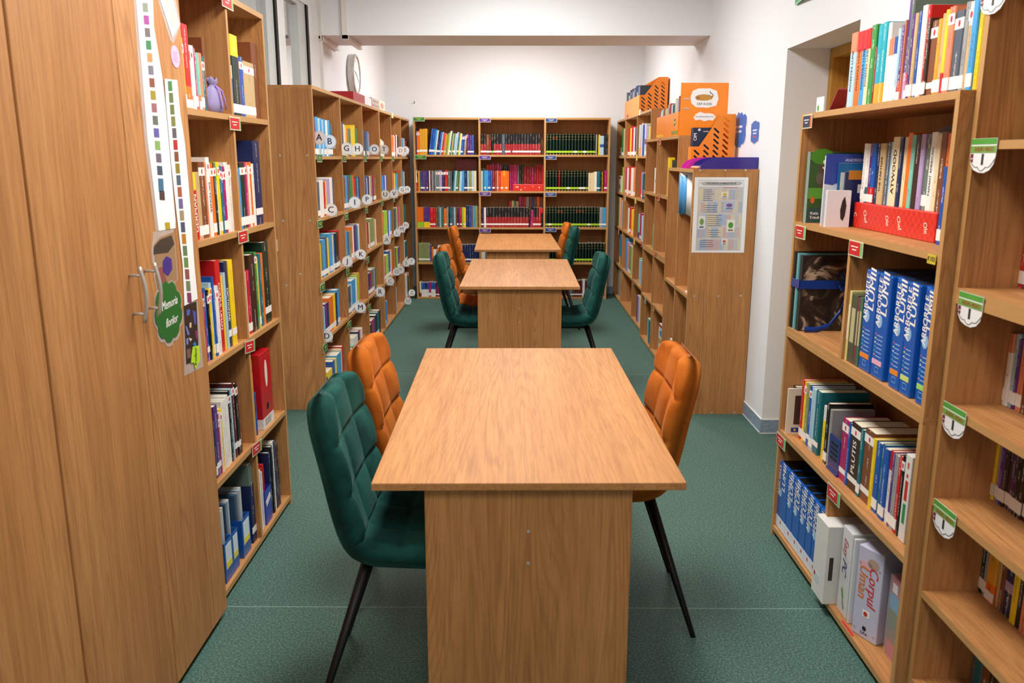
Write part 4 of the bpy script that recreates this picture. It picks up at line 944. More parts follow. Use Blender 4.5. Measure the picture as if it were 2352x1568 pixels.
# white and green cloud tags of the audio-video bookcase
for i, (u, v) in enumerate([(2283, -10), (2258, 357), (2228, 712), (2190, 968), (2168, 1196)]):
    p = onX(u, v, 1.1145); fr = Frame(p, (0, -1, 0), (0, 0, 1))
    t_ = thing('shelf_tag', 'white cloud-shaped tag with green bands, %s down the audio-video bookcase' % nth(i+1), 'shelf tag', fr.p(0, -.04, 0), 'audio-video shelf tags')
    pl = [(-.055, .0), (-.05, -.02), (-.035, -.034), (-.012, -.04), (.012, -.041), (.035, -.034), (.05, -.02), (.055, .0), (.055, .04), (-.055, .04)]
    o = MB().prism(pl, 0, .0012, fr).build('card', cmat('e6e8e8'), t_)
    patch(fr, -.054, .054, .026, .0395, cmat('4f9a3c'), o, 'green_band', .0018); patch(fr, -.054, .054, .006, .0225, cmat('6ea24a'), o, 'green_band', .0018)
    text('AUDIO-VIDEO', .0145, cmat('a8402a'), o, fr.at(.004, .0142, .0019), sx=.9)
    patch(fr, -.003, .006, -.022, .004, cmat('2a2a2e'), o, 'print_mark', .0018); patch(fr, -.052, -.04, -.006, .004, cmat('7a2a40'), o, 'print_mark', .0018); patch(fr, -.048, -.04, -.016, -.008, cmat('7a2a40'), o, 'print_mark', .0018)
    cl = MB()
    cl.tube([fr.p(-.053+.106*k/24, -.008-.022*math.sin(PI*k/24)-.006*abs(math.sin(PI*k/8)), .0015) for k in range(25)], .0008, 4)
    cl.build('cloud_outline', INKD, o)['kind'] = 'stuff'
# ---------------------------------------------------------------- lettered discs
DISC = [(733, 316, 'A', 30), (757, 325, 'B', 30), (796, 341, 'G', 27), (821, 342, 'H', 26), (860, 343, 'O', 23), (882, 343, 'T', 21), (920, 346, 'D', 18), (931, 345, 'E', 18),
 (760, 482, 'C', 30), (815, 465, 'I', 27), (843, 458, 'P', 24), (885, 447, 'U', 21), (905, 445, 'V', 20), (924, 436, 'G', 17), (935, 435, 'H', 16),
 (798, 600, 'J', 25), (829, 584, 'K', 24), (888, 551, 'A', 21), (912, 535, 'L', 17), (923, 526, 'M', 17), (932, 517, 'N', 15),
 (751, 772, 'D', 29), (828, 706, 'M', 26), (873, 670, 'R', 24), (896, 646, 'C', 20), (911, 624, 'O', 18), (920, 620, 'P', 18), (933, 604, 'S', 17), (945, 600, 'T', 17),
 (870, 776, 'S', 24), (793, 880, 'F', 28), (937, 691, 'U', 17), (946, 672, 'Z', 16)]
RING = cmat('dfe5ea', .3); NAVY = cmat('1d2350', .4); GREYL = cmat('7d7f86', .4)
seenL = {}
for i, (u, v, ch, px) in enumerate(DISC):
    far = (u > 885 and not (ch in 'UV' and v < 460))
    p = onX(u, v, -1.182 if u < 762 else -1.16 if u < 900 else -1.155)
    rad = px*(p.y*.98)/F_PX/2*1.0
    fr = Frame(p, (1, 0, 0), (0, 0, 1))
    n0 = seenL.get(ch, 0); seenL[ch] = n0+1
    lab = 'round white letter sign %s %s' % (ch, 'in outline, on the bookcase towards the back corner' if far else 'in navy, sticking out between the books')
    if n0: lab = 'second '+lab
    t_ = thing('letter_sign', lab, 'letter sign', fr.p(0, -rad, 0), 'letter signs of the alphabet bookcases')
    o = disc(fr, rad, rad, RING, t_, 'disc', .001, 28, -.001)
    disc(fr, rad*.86, rad*.86, WHP, o, 'face', .0014, 28, .0008)
    text(ch, rad*1.35, GREYL if far else NAVY, o, fr.at(0, 0, .0016), 'letter')
    MB().box(-.08, rad*.9, -rad*1.05, -rad*.25, -.0016, -.0011, fr).build('plastic_tab', CLEAR, t_)
# ---------------------------------------------------------------- on the lettered bookcase: clock, boxes
cc = onX(806, 174, XL); FK = Frame((XL, 7.58, cc.z), (0, -1, 0), (0, 0, 1)); FK = Frame((XL+.001, 7.58, 2.262), (0, 1, 0), (0, 0, 1))
ck = thing('wall_clock', 'round chrome wall clock with a white dial on the left wall', 'clock', FK.p(0, -.17, 0))
MB().lathe([(.165, 0), (.172, .01), (.172, .05), (.165, .062), (.150, .064), (.146, .050)], FK, 40).build('case', CHROME, ck, smooth=False)
fc = MB().lathe([(.1455, .0495), (.1455, .0525)], FK, 40).build('dial', WHP, ck)
for k in range(12):
    a = PI/2-k*PI/6; text(str(k or 12), .034, INKD, fc, FK.at(.118*math.cos(a), .118*math.sin(a), .0527), 'numeral')
for ang, L, w_ in ((1.25, .075, .004), (-2.05, .11, .003)):
    MB().box(-w_, w_, -.015, L, .054, .055, FK.rot(ang)).build('hand', INKD, ck)
rb, fr, t, bd = block('storage_box', 'dark red box with a white end on top of the lettered bookcase', 'box', 'L', -1.205, LVL[5], 812, 853, .068, .17, cmat('a3141f'))
q = .2*t; patch(fr, t/2-.30, t/2+.0002, .001, .067, cmat('dfe3ea'), bd, 'white_label')
b2, fr, t, bd = block('gift_box', 'small floral box between the red and cream boxes on the lettered bookcase', 'box', 'L', -1.2, LVL[5], 854.5, 871.5, .078, .10, cmat('c7b7b4'))
for k in range(9): disc(fr.at(-t*.38+t*.095*k, .02+.035*(k % 2), 0), .03, .014, cmat(['b86a78', '9a8a6a', '8aa07a'][k % 3]), bd, 'flower_print', .0008, 10)
b3, fr, t, bd = block('gift_box', 'small cream box at the end of the row on top of the lettered bookcase', 'box', 'L', -1.2, LVL[5], 872, 884, .082, .10, cmat('ded2bd'))
disc(fr.at(0, .04, 0), t*.3, .026, cmat('c08a78'), bd, 'flower_print', .0008, 12)
# ---------------------------------------------------------------- beside the wardrobe: pouch, binder, magazine files
pb = onX(503, 258, -1.0); PC = Vector((-1.062, 3.0, LVA[4]))
po = thing('drawstring_pouch', 'small lavender drawstring pouch on the top shelf beside the wardrobe', 'pouch', PC)
LAV = plain('lavender_linen', '8d82ab', .9, bumps=300)
m = MB(); rings = []; NSEG = 28
for z_, rx, ry in ((0, .020, .050), (.004, .027, .060), (.03, .030, .062), (.06, .026, .052), (.082, .017, .035), (.090, .010, .020), (.096, .011, .022), (.108, .018, .036), (.116, .016, .034)):
    rings.append(m.pts([(PC.x+rx*math.cos(2*PI*j/NSEG)*(1+.06*math.sin(9*2*PI*j/NSEG)*(z_ > .05)), PC.y+ry*math.sin(2*PI*j/NSEG)*(1+.07*math.cos(7*2*PI*j/NSEG)*(z_ > .05)), PC.z+z_+.006*math.sin(5*2*PI*j/NSEG)*(z_ > .1)) for j in range(NSEG)]))
for A_, B_2 in zip(rings, rings[1:]):
    for j in range(NSEG): m.face([A_[j], A_[(j+1) % NSEG], B_2[(j+1) % NSEG], B_2[j]])
m.face(rings[0][::-1]); bag = m.build('bag', LAV, po, smooth=True)
for dy in (-.010, .024):
    MB().tube([(PC.x+.012, PC.y+dy*.3, PC.z+.092), (PC.x+.028, PC.y+dy*.8, PC.z+.075), (PC.x+.033, PC.y+dy*1.2, PC.z+.045), (PC.x+.034, PC.y+dy*1.3, PC.z+.012)], .003, 6).build('drawstring', cmat('9f7fcb', .5), po, smooth=True)
rb, fr, t, bd = block('lever_arch_file', 'red lever arch file standing on the fourth shelf beside the wardrobe', 'binder', 'L', -1.045, LVA[1], 606, 629.5, .318, .27, cmat('b3121c', .3), bev=.003)
patch(fr, -t/2+.006, t/2-.006, .14, .30, cmat('c01a22', .2), bd, 'label_pocket'); disc(fr.at(0, .225, .0006), .016, .058, cmat('e4d8c8'), bd, 'oval_label', .0008)
disc(fr.at(0, .085, 0), .014, .016, BLACK, bd, 'finger_hole', .0008)
MB().box(-t/2-.0006, t/2+.0006, .001, .044, -.275+.006, .0008, fr).build('white_band', cmat('ddd9d4'), bd)
for k in range(4): patch(fr, -t*.32, t*.22, .034-.008*k, .0365-.008*k, cmat('55524e'), bd, 'print_line', .0014)
BLUEP = plain('blue_plastic', '1b55a4', .3)
def magfile(name, label, fr, t, hf, hb, d, mat, group, holes=False, wall=.002, slots=False):
    """open-topped magazine file; fr: aisle face, hf front height, hb back height"""
    root = thing(name, label, 'magazine file', fr.p(0, 0, -d/2), group)
    MB().box(-t/2, t/2, 0, hf, -wall, 0, fr).build('front_panel', mat, root)
    MB().box(-t/2, t/2, 0, hb, -d, -d+wall, fr).build('back_panel', mat, root)
    MB().box(-t/2, t/2, 0, wall, -d+wall, -wall, fr).build('base_panel', mat, root)
    for s_ in (-1, 1):
        sf = Frame(fr.p(s_*(t/2)-(wall if s_ > 0 else 0), 0, 0), -fr.n, fr.u)   # a: into the shelf
        poly = [(wall, wall), (d-wall, wall), (d-wall, hb), (d*.66, hb), (d*.18, hf), (wall, hf)]
        if slots and s_ > 0:
            # perforated side: slanted slots cut through, built as a strip grid
            bm = bmesh.new(); vs_ = [bm.verts.new((a, b_, 0)) for a, b_ in poly]; eds = [bm.edges.new((vs_[i], vs_[(i+1) % len(vs_)])) for i in range(len(vs_))]
            for col in range(4):
                for r_ in range(9):
                    ca, cb = .036+col*.060, .030+r_*.034
                    Lm = lambda q: hf if q < d*.18 else min(hb, hf+(hb-hf)*(q-d*.18)/(d*.48))
                    if cb+.026 > min(Lm(ca-.024), Lm(ca)) or ca+.024 > d-.004: continue
                    cap = []
                    for k in range(10):
                        an = PI*k/4.5 if False else 2*PI*k/10
                        lx, ly = .0062*math.cos(an), .0062*math.sin(an); sx_ = .017 if math.cos(an) > 0 else -.017
                        xx, yy = lx+sx_, ly
                        q_ = -.72; cap.append(bm.verts.new((ca+xx*math.cos(q_)-yy*math.sin(q_), cb+xx*math.sin(q_)+yy*math.cos(q_), 0)))
                    eds += [bm.edges.new((cap[k], cap[(k+1) % 10])) for k in range(10)]
            bmesh.ops.triangle_fill(bm, use_beauty=True, use_dissolve=False, edges=eds)
            mb = MB(); bm.verts.ensure_lookup_table(); bm.verts.index_update(); n = len(bm.verts)
            for off in (0, wall): mb.pts([fr.p(s_*(t/2)-s_*off, v_.co.y, -v_.co.x) for v_ in bm.verts])
            for f_ in bm.faces:
                I = [v_.index for v_ in f_.verts]; mb.face(I); mb.face([x+n for x in I[::-1]])
            for e_ in bm.edges:
                if len(e_.link_faces) == 1: a_, c_ = e_.verts[0].index, e_.verts[1].index; mb.face([a_, c_, c_+n, a_+n])
            bm.free(); mb.build('side_panel', mat, root)
        else:
            mb = MB(); mb.prism(poly, 0, wall, sf) if True else None
            mb.build('side_panel', mat, root)
    return root
def spanframe(mode, plane, z, u0, u1):
    pf = (lambda s: (s, plane, z)) if mode == 'B' else (lambda s: (plane, s, z))
    s0, s1 = solve_u(u0, pf, *((-3, 3) if mode == 'B' else (1, 14))), solve_u(u1, pf, *((-3, 3) if mode == 'B' else (1, 14)))
    r = {'L': (0, 1, 0), 'R': (0, -1, 0), 'B': (1, 0, 0)}[mode]; m = (s0+s1)/2
    return Frame((m, plane, z) if mode == 'B' else (plane, m, z), r, (0, 0, 1)), abs(s1-s0)-.0012
MAGC = ['8a8f96', '6b5a48', '2c3a55', 'a8b8c4', '3b2f35', '7d6a8a', 'c9c4b8', '33506e', 'd8cf62', '20242c']
def magazines(fr, t, d, n, hh, wall=.003, label='', group='magazines in the blue files', cols=None):
    a = -t/2+wall+.001; w_ = (t-2*wall-.002)/n
    for k in range(n):
        h = hh*(.93+.07*rnd.random()); c = (cols or MAGC)[(k*3+int(hh*100)) % len(cols or MAGC)]
        b = MB(); b.box(a, a+w_*.86, .003, h, -d+.012, -.018-.006*rnd.random(), fr, col=lin(c))
        o = b.build('magazine', TINT); tag(o, label, 'magazine', group); a += w_
for i, (u0, u1, wh) in enumerate([(521, 538.5, 0), (538.7, 551.5, 0), (561, 578, 1)]):
    fr, t = spanframe('L', -1.046, LVA[0], u0, u1)
    nm = ['blue plastic magazine file nearest the wardrobe on the bottom shelf', 'middle one of three blue magazine files on the bottom shelf by the wardrobe', 'blue magazine file next to the dark atlas on the bottom shelf by the wardrobe'][i]
    rt_ = magfile('magazine_file', nm, fr, t, .155, .30, .25, BLUEP, 'blue magazine files')
    patch(fr, -t*.36, t*.36, .05, .14, cmat('d5e2ea'), rt_, 'paper_label', .001); patch(fr, -t*.33, t*.33, .052, .075, cmat('e6d420'), rt_, 'yellow_label', .0014)
    magazines(fr, t, .25, 4, .27, label='thin magazine standing in the %s blue file by the wardrobe' % ['first', 'second', 'third'][i])
fr, t = spanframe('L', -1.046, LVA[0], 613, 626)
rt_ = magfile('magazine_file', 'dark blue magazine file holding red books on the bottom shelf by the wardrobe', fr, t, .15, .24, .24, plain('royal_blue_plastic', '1735a0', .3), 'blue magazine files')
patch(fr.at(0, .10).rot(.35), -t*.4, t*.4, -.012, .012, cmat('e6dcd4'), rt_, 'paper_label', .001)
magazines(fr, t, .24, 3, .25, label='red booklet standing in the dark blue file by the wardrobe', cols=['a8202a', 'b81c22', '7a2a30'])
# ---------------------------------------------------------------- binder bookcase contents
ABLU = plain('atlas_blue', '1558b0', .25); INKB = cmat('8fb8dc')
dots = ['d84a5a', 'e8e26a', 'e8e8e8', '38a8c8', '48b890', 'e89a9a']
def atlas(u0, u1, plane, z, h, d, label, note=None, small=False, title=True):
    rt_, fr, t, bd = block('atlas_binder', label, 'binder', 'R', 1.094, z, u0, u1, h, d, ABLU, 'blue world-tree atlases', bev=.004, part='cover', inset=plane-1.094)
    MB().box(-t/2+.004, t/2-.004, .004, h+.0005, -d-.0004, -.012, fr).build('page_block', BLACK if small else cmat('16233c'), rt_)
    if title:
        k = h/.325; tf = lambda x, b_: Frame(fr.p(x, b_*k, .0003), fr.u, -fr.r)
        text('ARBORELE', min(.040*k, t*.62), INKW, bd, tf(-t*.24, .235), 'title', sx=.80, shear=.12)
        text('LUMII', min(.058*k, t*.8), INKW, bd, tf(t*.16, .265), 'title', sx=.95, shear=.12)
        disc(fr.at(-t*.1, .178*k), min(.016, t*.3), .019*k, INKB, bd, 'globe')
        if not small:
            for j, c in enumerate(dots):
                patch(fr, -t*.36, -t*.26, (.135-.013*j)*k, (.139-.013*j)*k, cmat(c), bd, 'bullet'); patch(fr, -t*.2, t*.25, (.1335-.013*j)*k, (.1355-.013*j)*k, cmat('a9c4e4'), bd, 'print_line')
            o_ = MB(); bx_ = [(-.011, .020), (.011, .020), (.011, .036), (-.011, .036), (-.011, .020)]
            o_.tube([fr.p(a, b_*k, .0004) for a, b_ in bx_], .0006, 4); o_.build('number_box', INKB, bd)
        else: MB().box(-t/2-.0005, t/2+.0005, .004, .052, -.02, .0006, fr).build('white_label', cmat('dde3ea'), bd); disc(fr.at(t*.1, .036, .0006), .006, .008, cmat('c04a5a'), bd, 'red_mark')
        if note: patch(fr, -t*.42, t*.34, .043*k, .058*k, cmat(note), bd, 'sticky_note', .0012)
    return rt_
ZB = LVC2[0]
px = lambda x: 1780+x/3.137
for x0, x1, pln, nt_, ttl, lab in [(596, 676, 1.094, 'e8872a', True, 'tall blue atlas with an orange note beside the thin green books'), (682, 768, 1.094, 'eab0c4', True, 'tall blue atlas with a pink note'), (770, 808, 1.108, None, False, 'plain blue atlas set back between the pink-note and orange-note atlases'), (811, 884, 1.094, 'e8872a', True, 'tall blue atlas with an orange note in the middle of the row'), (886, 962, 1.094, 'c9dc7a', True, 'tall blue atlas with a yellow-green note in the middle of the row'), (964, 1000, 1.108, None, False, 'plain blue atlas set back next to the last atlas of the row'), (1003, 1076, 1.094, '9fd86a', True, 'tall blue atlas with a green note at the end of the row')]:
    atlas(px(x0), px(x1), pln, ZB, .318, .25, lab, nt_, title=ttl)
px3 = lambda x: 1740+x/2.497
for i, (x0, x1) in enumerate([(92, 150), (151, 184), (185, 222), (223, 258), (259, 292), (293, 322), (324, 352)]):
    atlas(px3(x0), px3(x1), 1.095, LVC1[0], .285, .23, 'small blue atlas with a white foot, %s from the doorway on the bottom shelf' % nth(i+1), None, True)
# thin books beside the atlases
rowpx_books = len(BOOKS)
for k, (x0, x1, c, h, nm) in enumerate([(486, 512, 'd8cf86', .232, 'pale yellow'), (514, 556, '4c5138', .225, 'dark green'), (558, 572, '7a3a4a', .22, 'dark red'), (573, 592, '3a6a4a', .225, 'green')]):
    rt_, fr, t, bd = block('thin_book', 'thin %s picture book standing before the first tall atlas' % nm, 'book', 'R', 1.094, ZB, px(x0), px(x1), h, .20, cmat(c), 'thin books by the atlases', bev=.001, part='cover')
    patch(fr, -t*.3, t*.3, h*.3, h*.8, cmat('b9b088' if k != 0 else 'f0ead0'), bd, 'spine_print')
# big dark volumes tied with a blue ribbon
pz = LVC2[0]
g0, tA = spanframe('R', 1.075, pz, 1805, 1812.5)
dk = None
RIB = plain('blue_satin_ribbon', '123a8a', .25)
vol = []
for k, (c, y0, y1, x0, h) in enumerate([('1b2220', 3.222, 3.250, 1.088, .300), ('1d2624', 3.196, 3.221, 1.090, .298), ('6fb4b8', 3.182, 3.195, 1.086, .297), ('2a2622', 3.150, 3.181, 1.092, .292)]):
    b = MB().box(x0, x0+.265, y0, y1, pz, pz+h).build('large_volume', plain('volume_%d' % k, c, .4)); tag(b, ['black grained volume at the doorway end of the ribboned bundle', 'second black volume in the ribboned bundle', 'thin turquoise volume in the ribboned bundle', 'volume with a dark portrait cover, front of the ribboned bundle'][k], 'book', 'volumes tied with blue ribbon'); vol.append(b)
t4 = NT('portrait_cover'); v4 = t4.coord('Object', (1, 1, 1)); n1 = t4.noise(v4, 9, 3, .6, 1.2)
t4.l(t4.ramp(n1, [(.40, lin('171310')), (.52, lin('3a3029')), (.60, lin('b79f86')), (.75, lin('c8b29a'))]), t4.b.inputs['Base Color']); t4.set(Roughness=.4)
cvf = Frame((1.0965, 3.150, pz), (1, 0, 0), (0, 0, 1)); WLOC[vol[3]]
MB().box(.0, .175, .004, .288, -.0001, .0012, cvf).build('cover_print', t4.m, vol[3])
rbn = thing('ribbon', 'dark blue satin ribbon tied round the bundle of large volumes', 'ribbon', (1.2, 3.2, pz+.14))
b = MB(); z0r, z1r = pz+.165, pz+.198
b.box(1.0835, 1.0855, 3.146, 3.2535, z0r, z1r).box(1.0835, 1.357, 3.146, 3.1482, z0r, z1r).box(1.3555, 1.3572, 3.1482, 3.2535, z0r, z1r).box(1.0855, 1.3555, 3.2512, 3.2535, z0r, z1r)
b.build('band', RIB, rbn)
def strip(path, w_, parent, name, mat):
    b = MB(); up = Vector((0, 0, 1)); n = len(path); P_ = [Vector(p) for p in path]
    for k in range(n-1):
        a, c = P_[k], P_[k+1]
        i = b.pts([a+up*w_/2, a-up*w_/2, c-up*w_/2, c+up*w_/2, a+up*w_/2+Vector((0, -.0012, 0)), a-up*w_/2+Vector((0, -.0012, 0)), c-up*w_/2+Vector((0, -.0012, 0)), c+up*w_/2+Vector((0, -.0012, 0))])
        for q in ((0, 1, 2, 3), (7, 6, 5, 4), (0, 3, 7, 4), (1, 5, 6, 2)): b.face([i[x] for x in q])
    return b.build(name, mat, parent, smooth=True)
kx, kz = 1.272, pz+.18
for sgn in (-1, 1):
    strip([(kx+sgn*.045*math.sin(PI*k/12), 3.138-.012*math.sin(PI*k/6), kz+.028*sgn*math.sin(PI*k/6)+.02*math.sin(PI*k/12)) for k in range(13)], .018, rbn, 'bow_loop', RIB)
strip([(kx-.0, 3.140, kz), (kx-.012, 3.136, kz-.05), (kx-.03, 3.13, kz-.10), (kx-.07, 3.125, kz-.155), (kx-.12, 3.12, kz-.170), (kx-.165, 3.12, kz-.168)], .022, rbn, 'tail', RIB)
strip([(kx+.01, 3.140, kz), (kx+.02, 3.132, kz-.06), (kx+.035, 3.126, kz-.12), (kx+.06, 3.12, kz-.166)], .022, rbn, 'tail', RIB)
MB().lathe([(.004, 0), (.014, .004), (.016, .010), (.010, .016)], Frame((kx, 3.147, kz), (1, 0, 0), (0, 0, 1)), 12).build('knot', RIB, rbn, smooth=True)
# red gift-wrapped box in front of the novels, and a second one on the back wall
def giftbox(label, fr, t, h, d, marks):
    rt_ = thing('gift_box', label, 'box', fr.p(0, 0, -d/2), 'red wrapped boxes')
    n = NT('red_wrapping_%d' % len(MATS)); v = n.coord('Object', (60, 60, 60)); ck_ = n.n('ShaderNodeTexChecker'); n.l(v, ck_.inputs[0]); ck_.inputs['Scale'].default_value = 1.0
    ck_.inputs[1].default_value = lin('c8251c')+(1,); ck_.inputs[2].default_value = lin('d43322')+(1,); n.l(ck_.outputs[0], n.b.inputs['Base Color']); n.set(Roughness=.35); MATS['wrap%d' % len(MATS)] = n.m
    o = MB().box(-t/2, t/2, 0, h, -d, 0, fr).build('wrapped_box', n.m, rt_); bevel(o, .004, 2)
    return rt_, o
fr, t = spanframe('R', 1.2, LVC2[1], 1957, 2145)
rt_, o = giftbox('long red box in Christmas paper lying under the row of novels', fr, t, .088, .16, 0)
for k, wd in enumerate(['C', 'Chef', ':', 'Ole', 'Chef', ':', 'Ole']):
    a = -t/2+t*(.03+.145*k)
    text(wd, .030 if wd != ':' else .03, cmat('f3d9c4') if wd != ':' else INKD, o, Frame(fr.p(a, .047-.001*k, .0003), (0, -.45, -1), (0, -1, .45)), 'printed_motif', sx=.8, shear=.3)
fr, t = spanframe('B', 9.228, LVB[3], 930+1190/4.8, 930+1525/4.8)
rt_, o = giftbox('red box with white cherry and triangle prints on the back-wall bookcase', fr, t, .073, .10, 0)
for k, (a, b_) in enumerate([(-.39, .6), (-.34, .6), (-.10, .5), (.16, .68), (.37, .55), (-.23, .2)]):
    disc(fr.at(a*t, b_*.073), .007, .007, cmat('f0e4c8'), o, 'printed_motif', .0008, 3 if k in (2, 3) else 10)
rt_, fr, t, bd = block('folder', 'dark red folder standing behind books on the second shelf of the back-wall bookcase', 'folder', 'B', 9.42, LVB[3], 930+565/4.8, 930+795/4.8, .345, .012, cmat('7a1a1c', .4))
MB().tube([fr.p(.10*math.cos(PI*k/16), .235+.06*math.sin(PI*k/16), .0004) for k in range(17)], .0025, 5).build('arch_print', cmat('b0584a'), bd)
# picture books standing face-out by the doorway end of the first shelf
ZP = LVC2[1]
def faceout(label, p0, p1, h, cover, yth=.006, name='picture_book', tilt=0, group='face-out picture books'):
    """thin book whose cover faces the tables end; p0,p1 = (x,y) of its two lower cover corners"""
    a = Vector((p0[0], p0[1], ZP)); c = Vector((p1[0], p1[1], ZP)); r = (c-a).normalized(); fr = Frame(a, r, (0, 0, 1)); L = (c-a).length
    rt_ = thing(name, label, 'book', (a+c)/2, group)
    MB().box(0, L, 0, h, -yth, 0, fr).build('cover', cover, rt_); MB().box(.001, L-.001, .002, h+.0004, -yth+.0012, -.0012, fr).build('page_block', PAGES, rt_)
    return rt_, fr, L
rt_, fr, L = faceout('green forest picture book lettered S behind the face-out row', (1.086, 3.168), (1.330, 3.168), .262, cmat('3e5a2c', .25), .010)
patch(fr, 0, .010, .0, .262, cmat('b4c4bc', .3), rt_, 'plastic_sleeve'); patch(fr, .046, .066, .13, .25, cmat('5a4630'), rt_, 'trunk_print', .0008); patch(fr, .012, .085, .09, .13, cmat('5d9a2e'), rt_, 'grass_print', .001); patch(fr, .012, .085, .0, .055, cmat('2f4a48'), rt_, 'foot_print', .001)
disc(fr.at(.055, .245), .045, .03, cmat('4f8a22'), rt_, 'tree_print', .001, 9); disc(fr.at(.05, .165), .012, .022, cmat('6a5a50'), rt_, 'animal_print', .0012, 12); disc(fr.at(.03, .085), .008, .014, cmat('d8602a'), rt_, 'fire_print', .0014, 7)
text('S', .05, INKW, rt_, fr.at(.068, .215, .0012), 'title'); text('Katia', .015, INKW, rt_, fr.at(.040, .036, .0012), 'author'); text('Trindi', .015, INKW, rt_, fr.at(.042, .020, .0012), 'author')
rt_, fr, L = faceout('blue and white picture book with raindrops and a yellow sun', (1.106, 3.034), (1.320, 3.034), .248, cmat('d9dbe4', .25), .009)
MB().prism([(0, .150), (.03, .145), (.06, .16), (.10, .14), (.16, .15), (L, .16), (L, .2545), (0, .2545)], -.0002, .0008, fr).build('sky_print', cmat('33479c', .3), rt_); disc(fr.at(.115, .12), .045, .06, cmat('d8951a'), rt_, 'sun_print', .0014, 26)
text('DE', .034, INKD, rt_, fr.at(.078, .135, .0018), 'title'); text('ANDREEA CONST', .015, cmat('c9cfe8'), rt_, fr.at(.13, .232, .0012), 'author')
for k in range(14): disc(fr.at(.010+.011*(k % 4), .012+.030*(k//4)+.01*(k % 2)), .0016, .004, cmat('2b3a78'), rt_, 'raindrop_print', .0012, 6)
rt_, fr, L = faceout('dark blue picture book leaning behind the novels', (1.150, 3.021), (1.330, 3.021), .222, cmat('14609a', .3), .006)
patch(fr, .008, .10, .04, .19, cmat('c8cfc8'), rt_, 'cover_art'); disc(fr.at(.05, .08), .02, .03, cmat('df8a4a'), rt_, 'cover_figure', .0012, 16); text('an', .04, INKD, rt_, fr.at(.055, .185, .001), 'title')
rt_, fr, L = faceout('navy paperback with a white back label leaning behind the novels', (1.172, 3.008), (1.330, 3.008), .192, cmat('1c2455', .35), .011)
patch(fr, .010, .10, .165, .197, cmat('c07a1e'), rt_, 'orange_band'); patch(fr, .045, .075, .118, .148, cmat('d5d0c8'), rt_, 'back_label')
ZP0 = ZP
rt_, fr, L = faceout('small white book with a black feather on its cover', (1.100, 2.975), (1.180, 2.965), .128, cmat('dcdadd', .35), .026, 'small_book')
MB().prism([(.050, .03), (.058, .022), (.064, .04), (.067, .075), (.060, .108), (.052, .092), (.047, .06)], -.0002, .0008, fr).build('feather_print', INKD, rt_)
# cloud shaped BOOK sign in the shelf corner
cp = Vector((1.30, 2.16, 1.585)); FCS = Frame(cp, (.55, -.83, 0), (0, 0, 1)); FCS = Frame((1.300, 2.50, 1.602), (1, 0, 0), (0, 0, 1))
cs = thing('cloud_sign', 'grey cloud-shaped card reading BOOK above the novels', 'sign', FCS.p(0, -.05, 0))
o = MB().prism(wob(48, .085, .042, .12, 3, 6), 0, .003, FCS).build('card', cmat('a7a5b0'), cs); text('BOOK', .030, INKD, o, FCS.at(-.022, .0, .0032)); MB().tube([FCS.p(.0, .03, -.002), (1.300, 2.50, 1.694)], .001, 4).build('hanging_thread', WHP, cs)
# lower shelf: framed photo book, blue bookend, white boxes and binders
z = LVC1[1]
a = Vector((1.088, 3.215, z)); fr = Frame((1.088, 3.186, z), (1, 0, 0), (0, 0, 1))
rt_ = thing('photo_book', 'cream book with an old portrait photograph on its cover, by the doorway', 'book', fr.p(.09, 0, -.01))
MB().box(0, .16, 0, .188, -.012, 0, fr).build('cover', cmat('ddd2bc'), rt_); patch(fr, .028, .125, .04, .16, cmat('4a3226'), rt_, 'photo'); disc(fr.at(.073, .128), .012, .013, cmat('b59a86'), rt_, 'portrait_head', .0012, 14); MB().prism([(.05, .05), (.098, .05), (.09, .10), (.08, .115), (.066, .115), (.057, .10)], -.0002, .001, fr).build('portrait_dress', cmat('8a786a'), rt_)
patch(fr, .02, .05, .008, .026, cmat('1c3a9a'), rt_, 'flag'); disc(fr.at(.035, .017), .005, .005, cmat('e0c020'), rt_, 'flag_ring', .0012, 12)
rt_, fr, t, bd = block('book_stand', 'dark blue plastic bookend with slots on the third shelf of the binder bookcase', 'bookend', 'R', 1.115, z, 1896, 1920, .008, .09, plain('dark_blue_plastic', '1a2c70', .3), part='base')
pb_ = MB(); pb_.box(-t/2, t/2, .008, .128, -.012, -.006, fr); pb_.build('upright', MATS['dark_blue_plastic'], rt_)
for k in range(4): patch(fr.at(0, 0, -.006), -t*.32, t*.30, .045+.018*k, .054+.018*k, BLACK, rt_, 'slot')
rt_, fr, t, bd = block('reference_book', 'thick white reference book with red and green bars, third shelf end', 'book', 'R', 1.118, z, 2061, 2075, .262, .2, cmat('dcdad4', .3), part='cover')
patch(fr, -t*.2, t*.22, .125, .185, cmat('c02228'), bd, 'red_bar'); patch(fr, -t*.2, t*.22, .055, .115, cmat('1f8a4c'), bd, 'green_bar'); patch(fr, -t*.12, t*.12, .222, .24, cmat('b85a5a'), bd, 'portrait_print'); disc(fr.at(0, .2), .005, .006, cmat('c02228'), bd, 'red_dot')
WB = plain('white_cardboard', 'd9d8d2', .6); WBN = plain('white_vinyl', 'd6d7d8', .25)
z = LVC1[0]
rt_, fr, t, bd = block('cardboard_box', 'white cardboard box jutting out of the bottom shelf of the binder bookcase', 'box', 'R', 1.060, z, 1862, 1888, .288, .26, WB, bev=.002)
nf = Frame(fr.p(t/2, 0, 0), -fr.n, fr.u)   # side towards the tables' near end
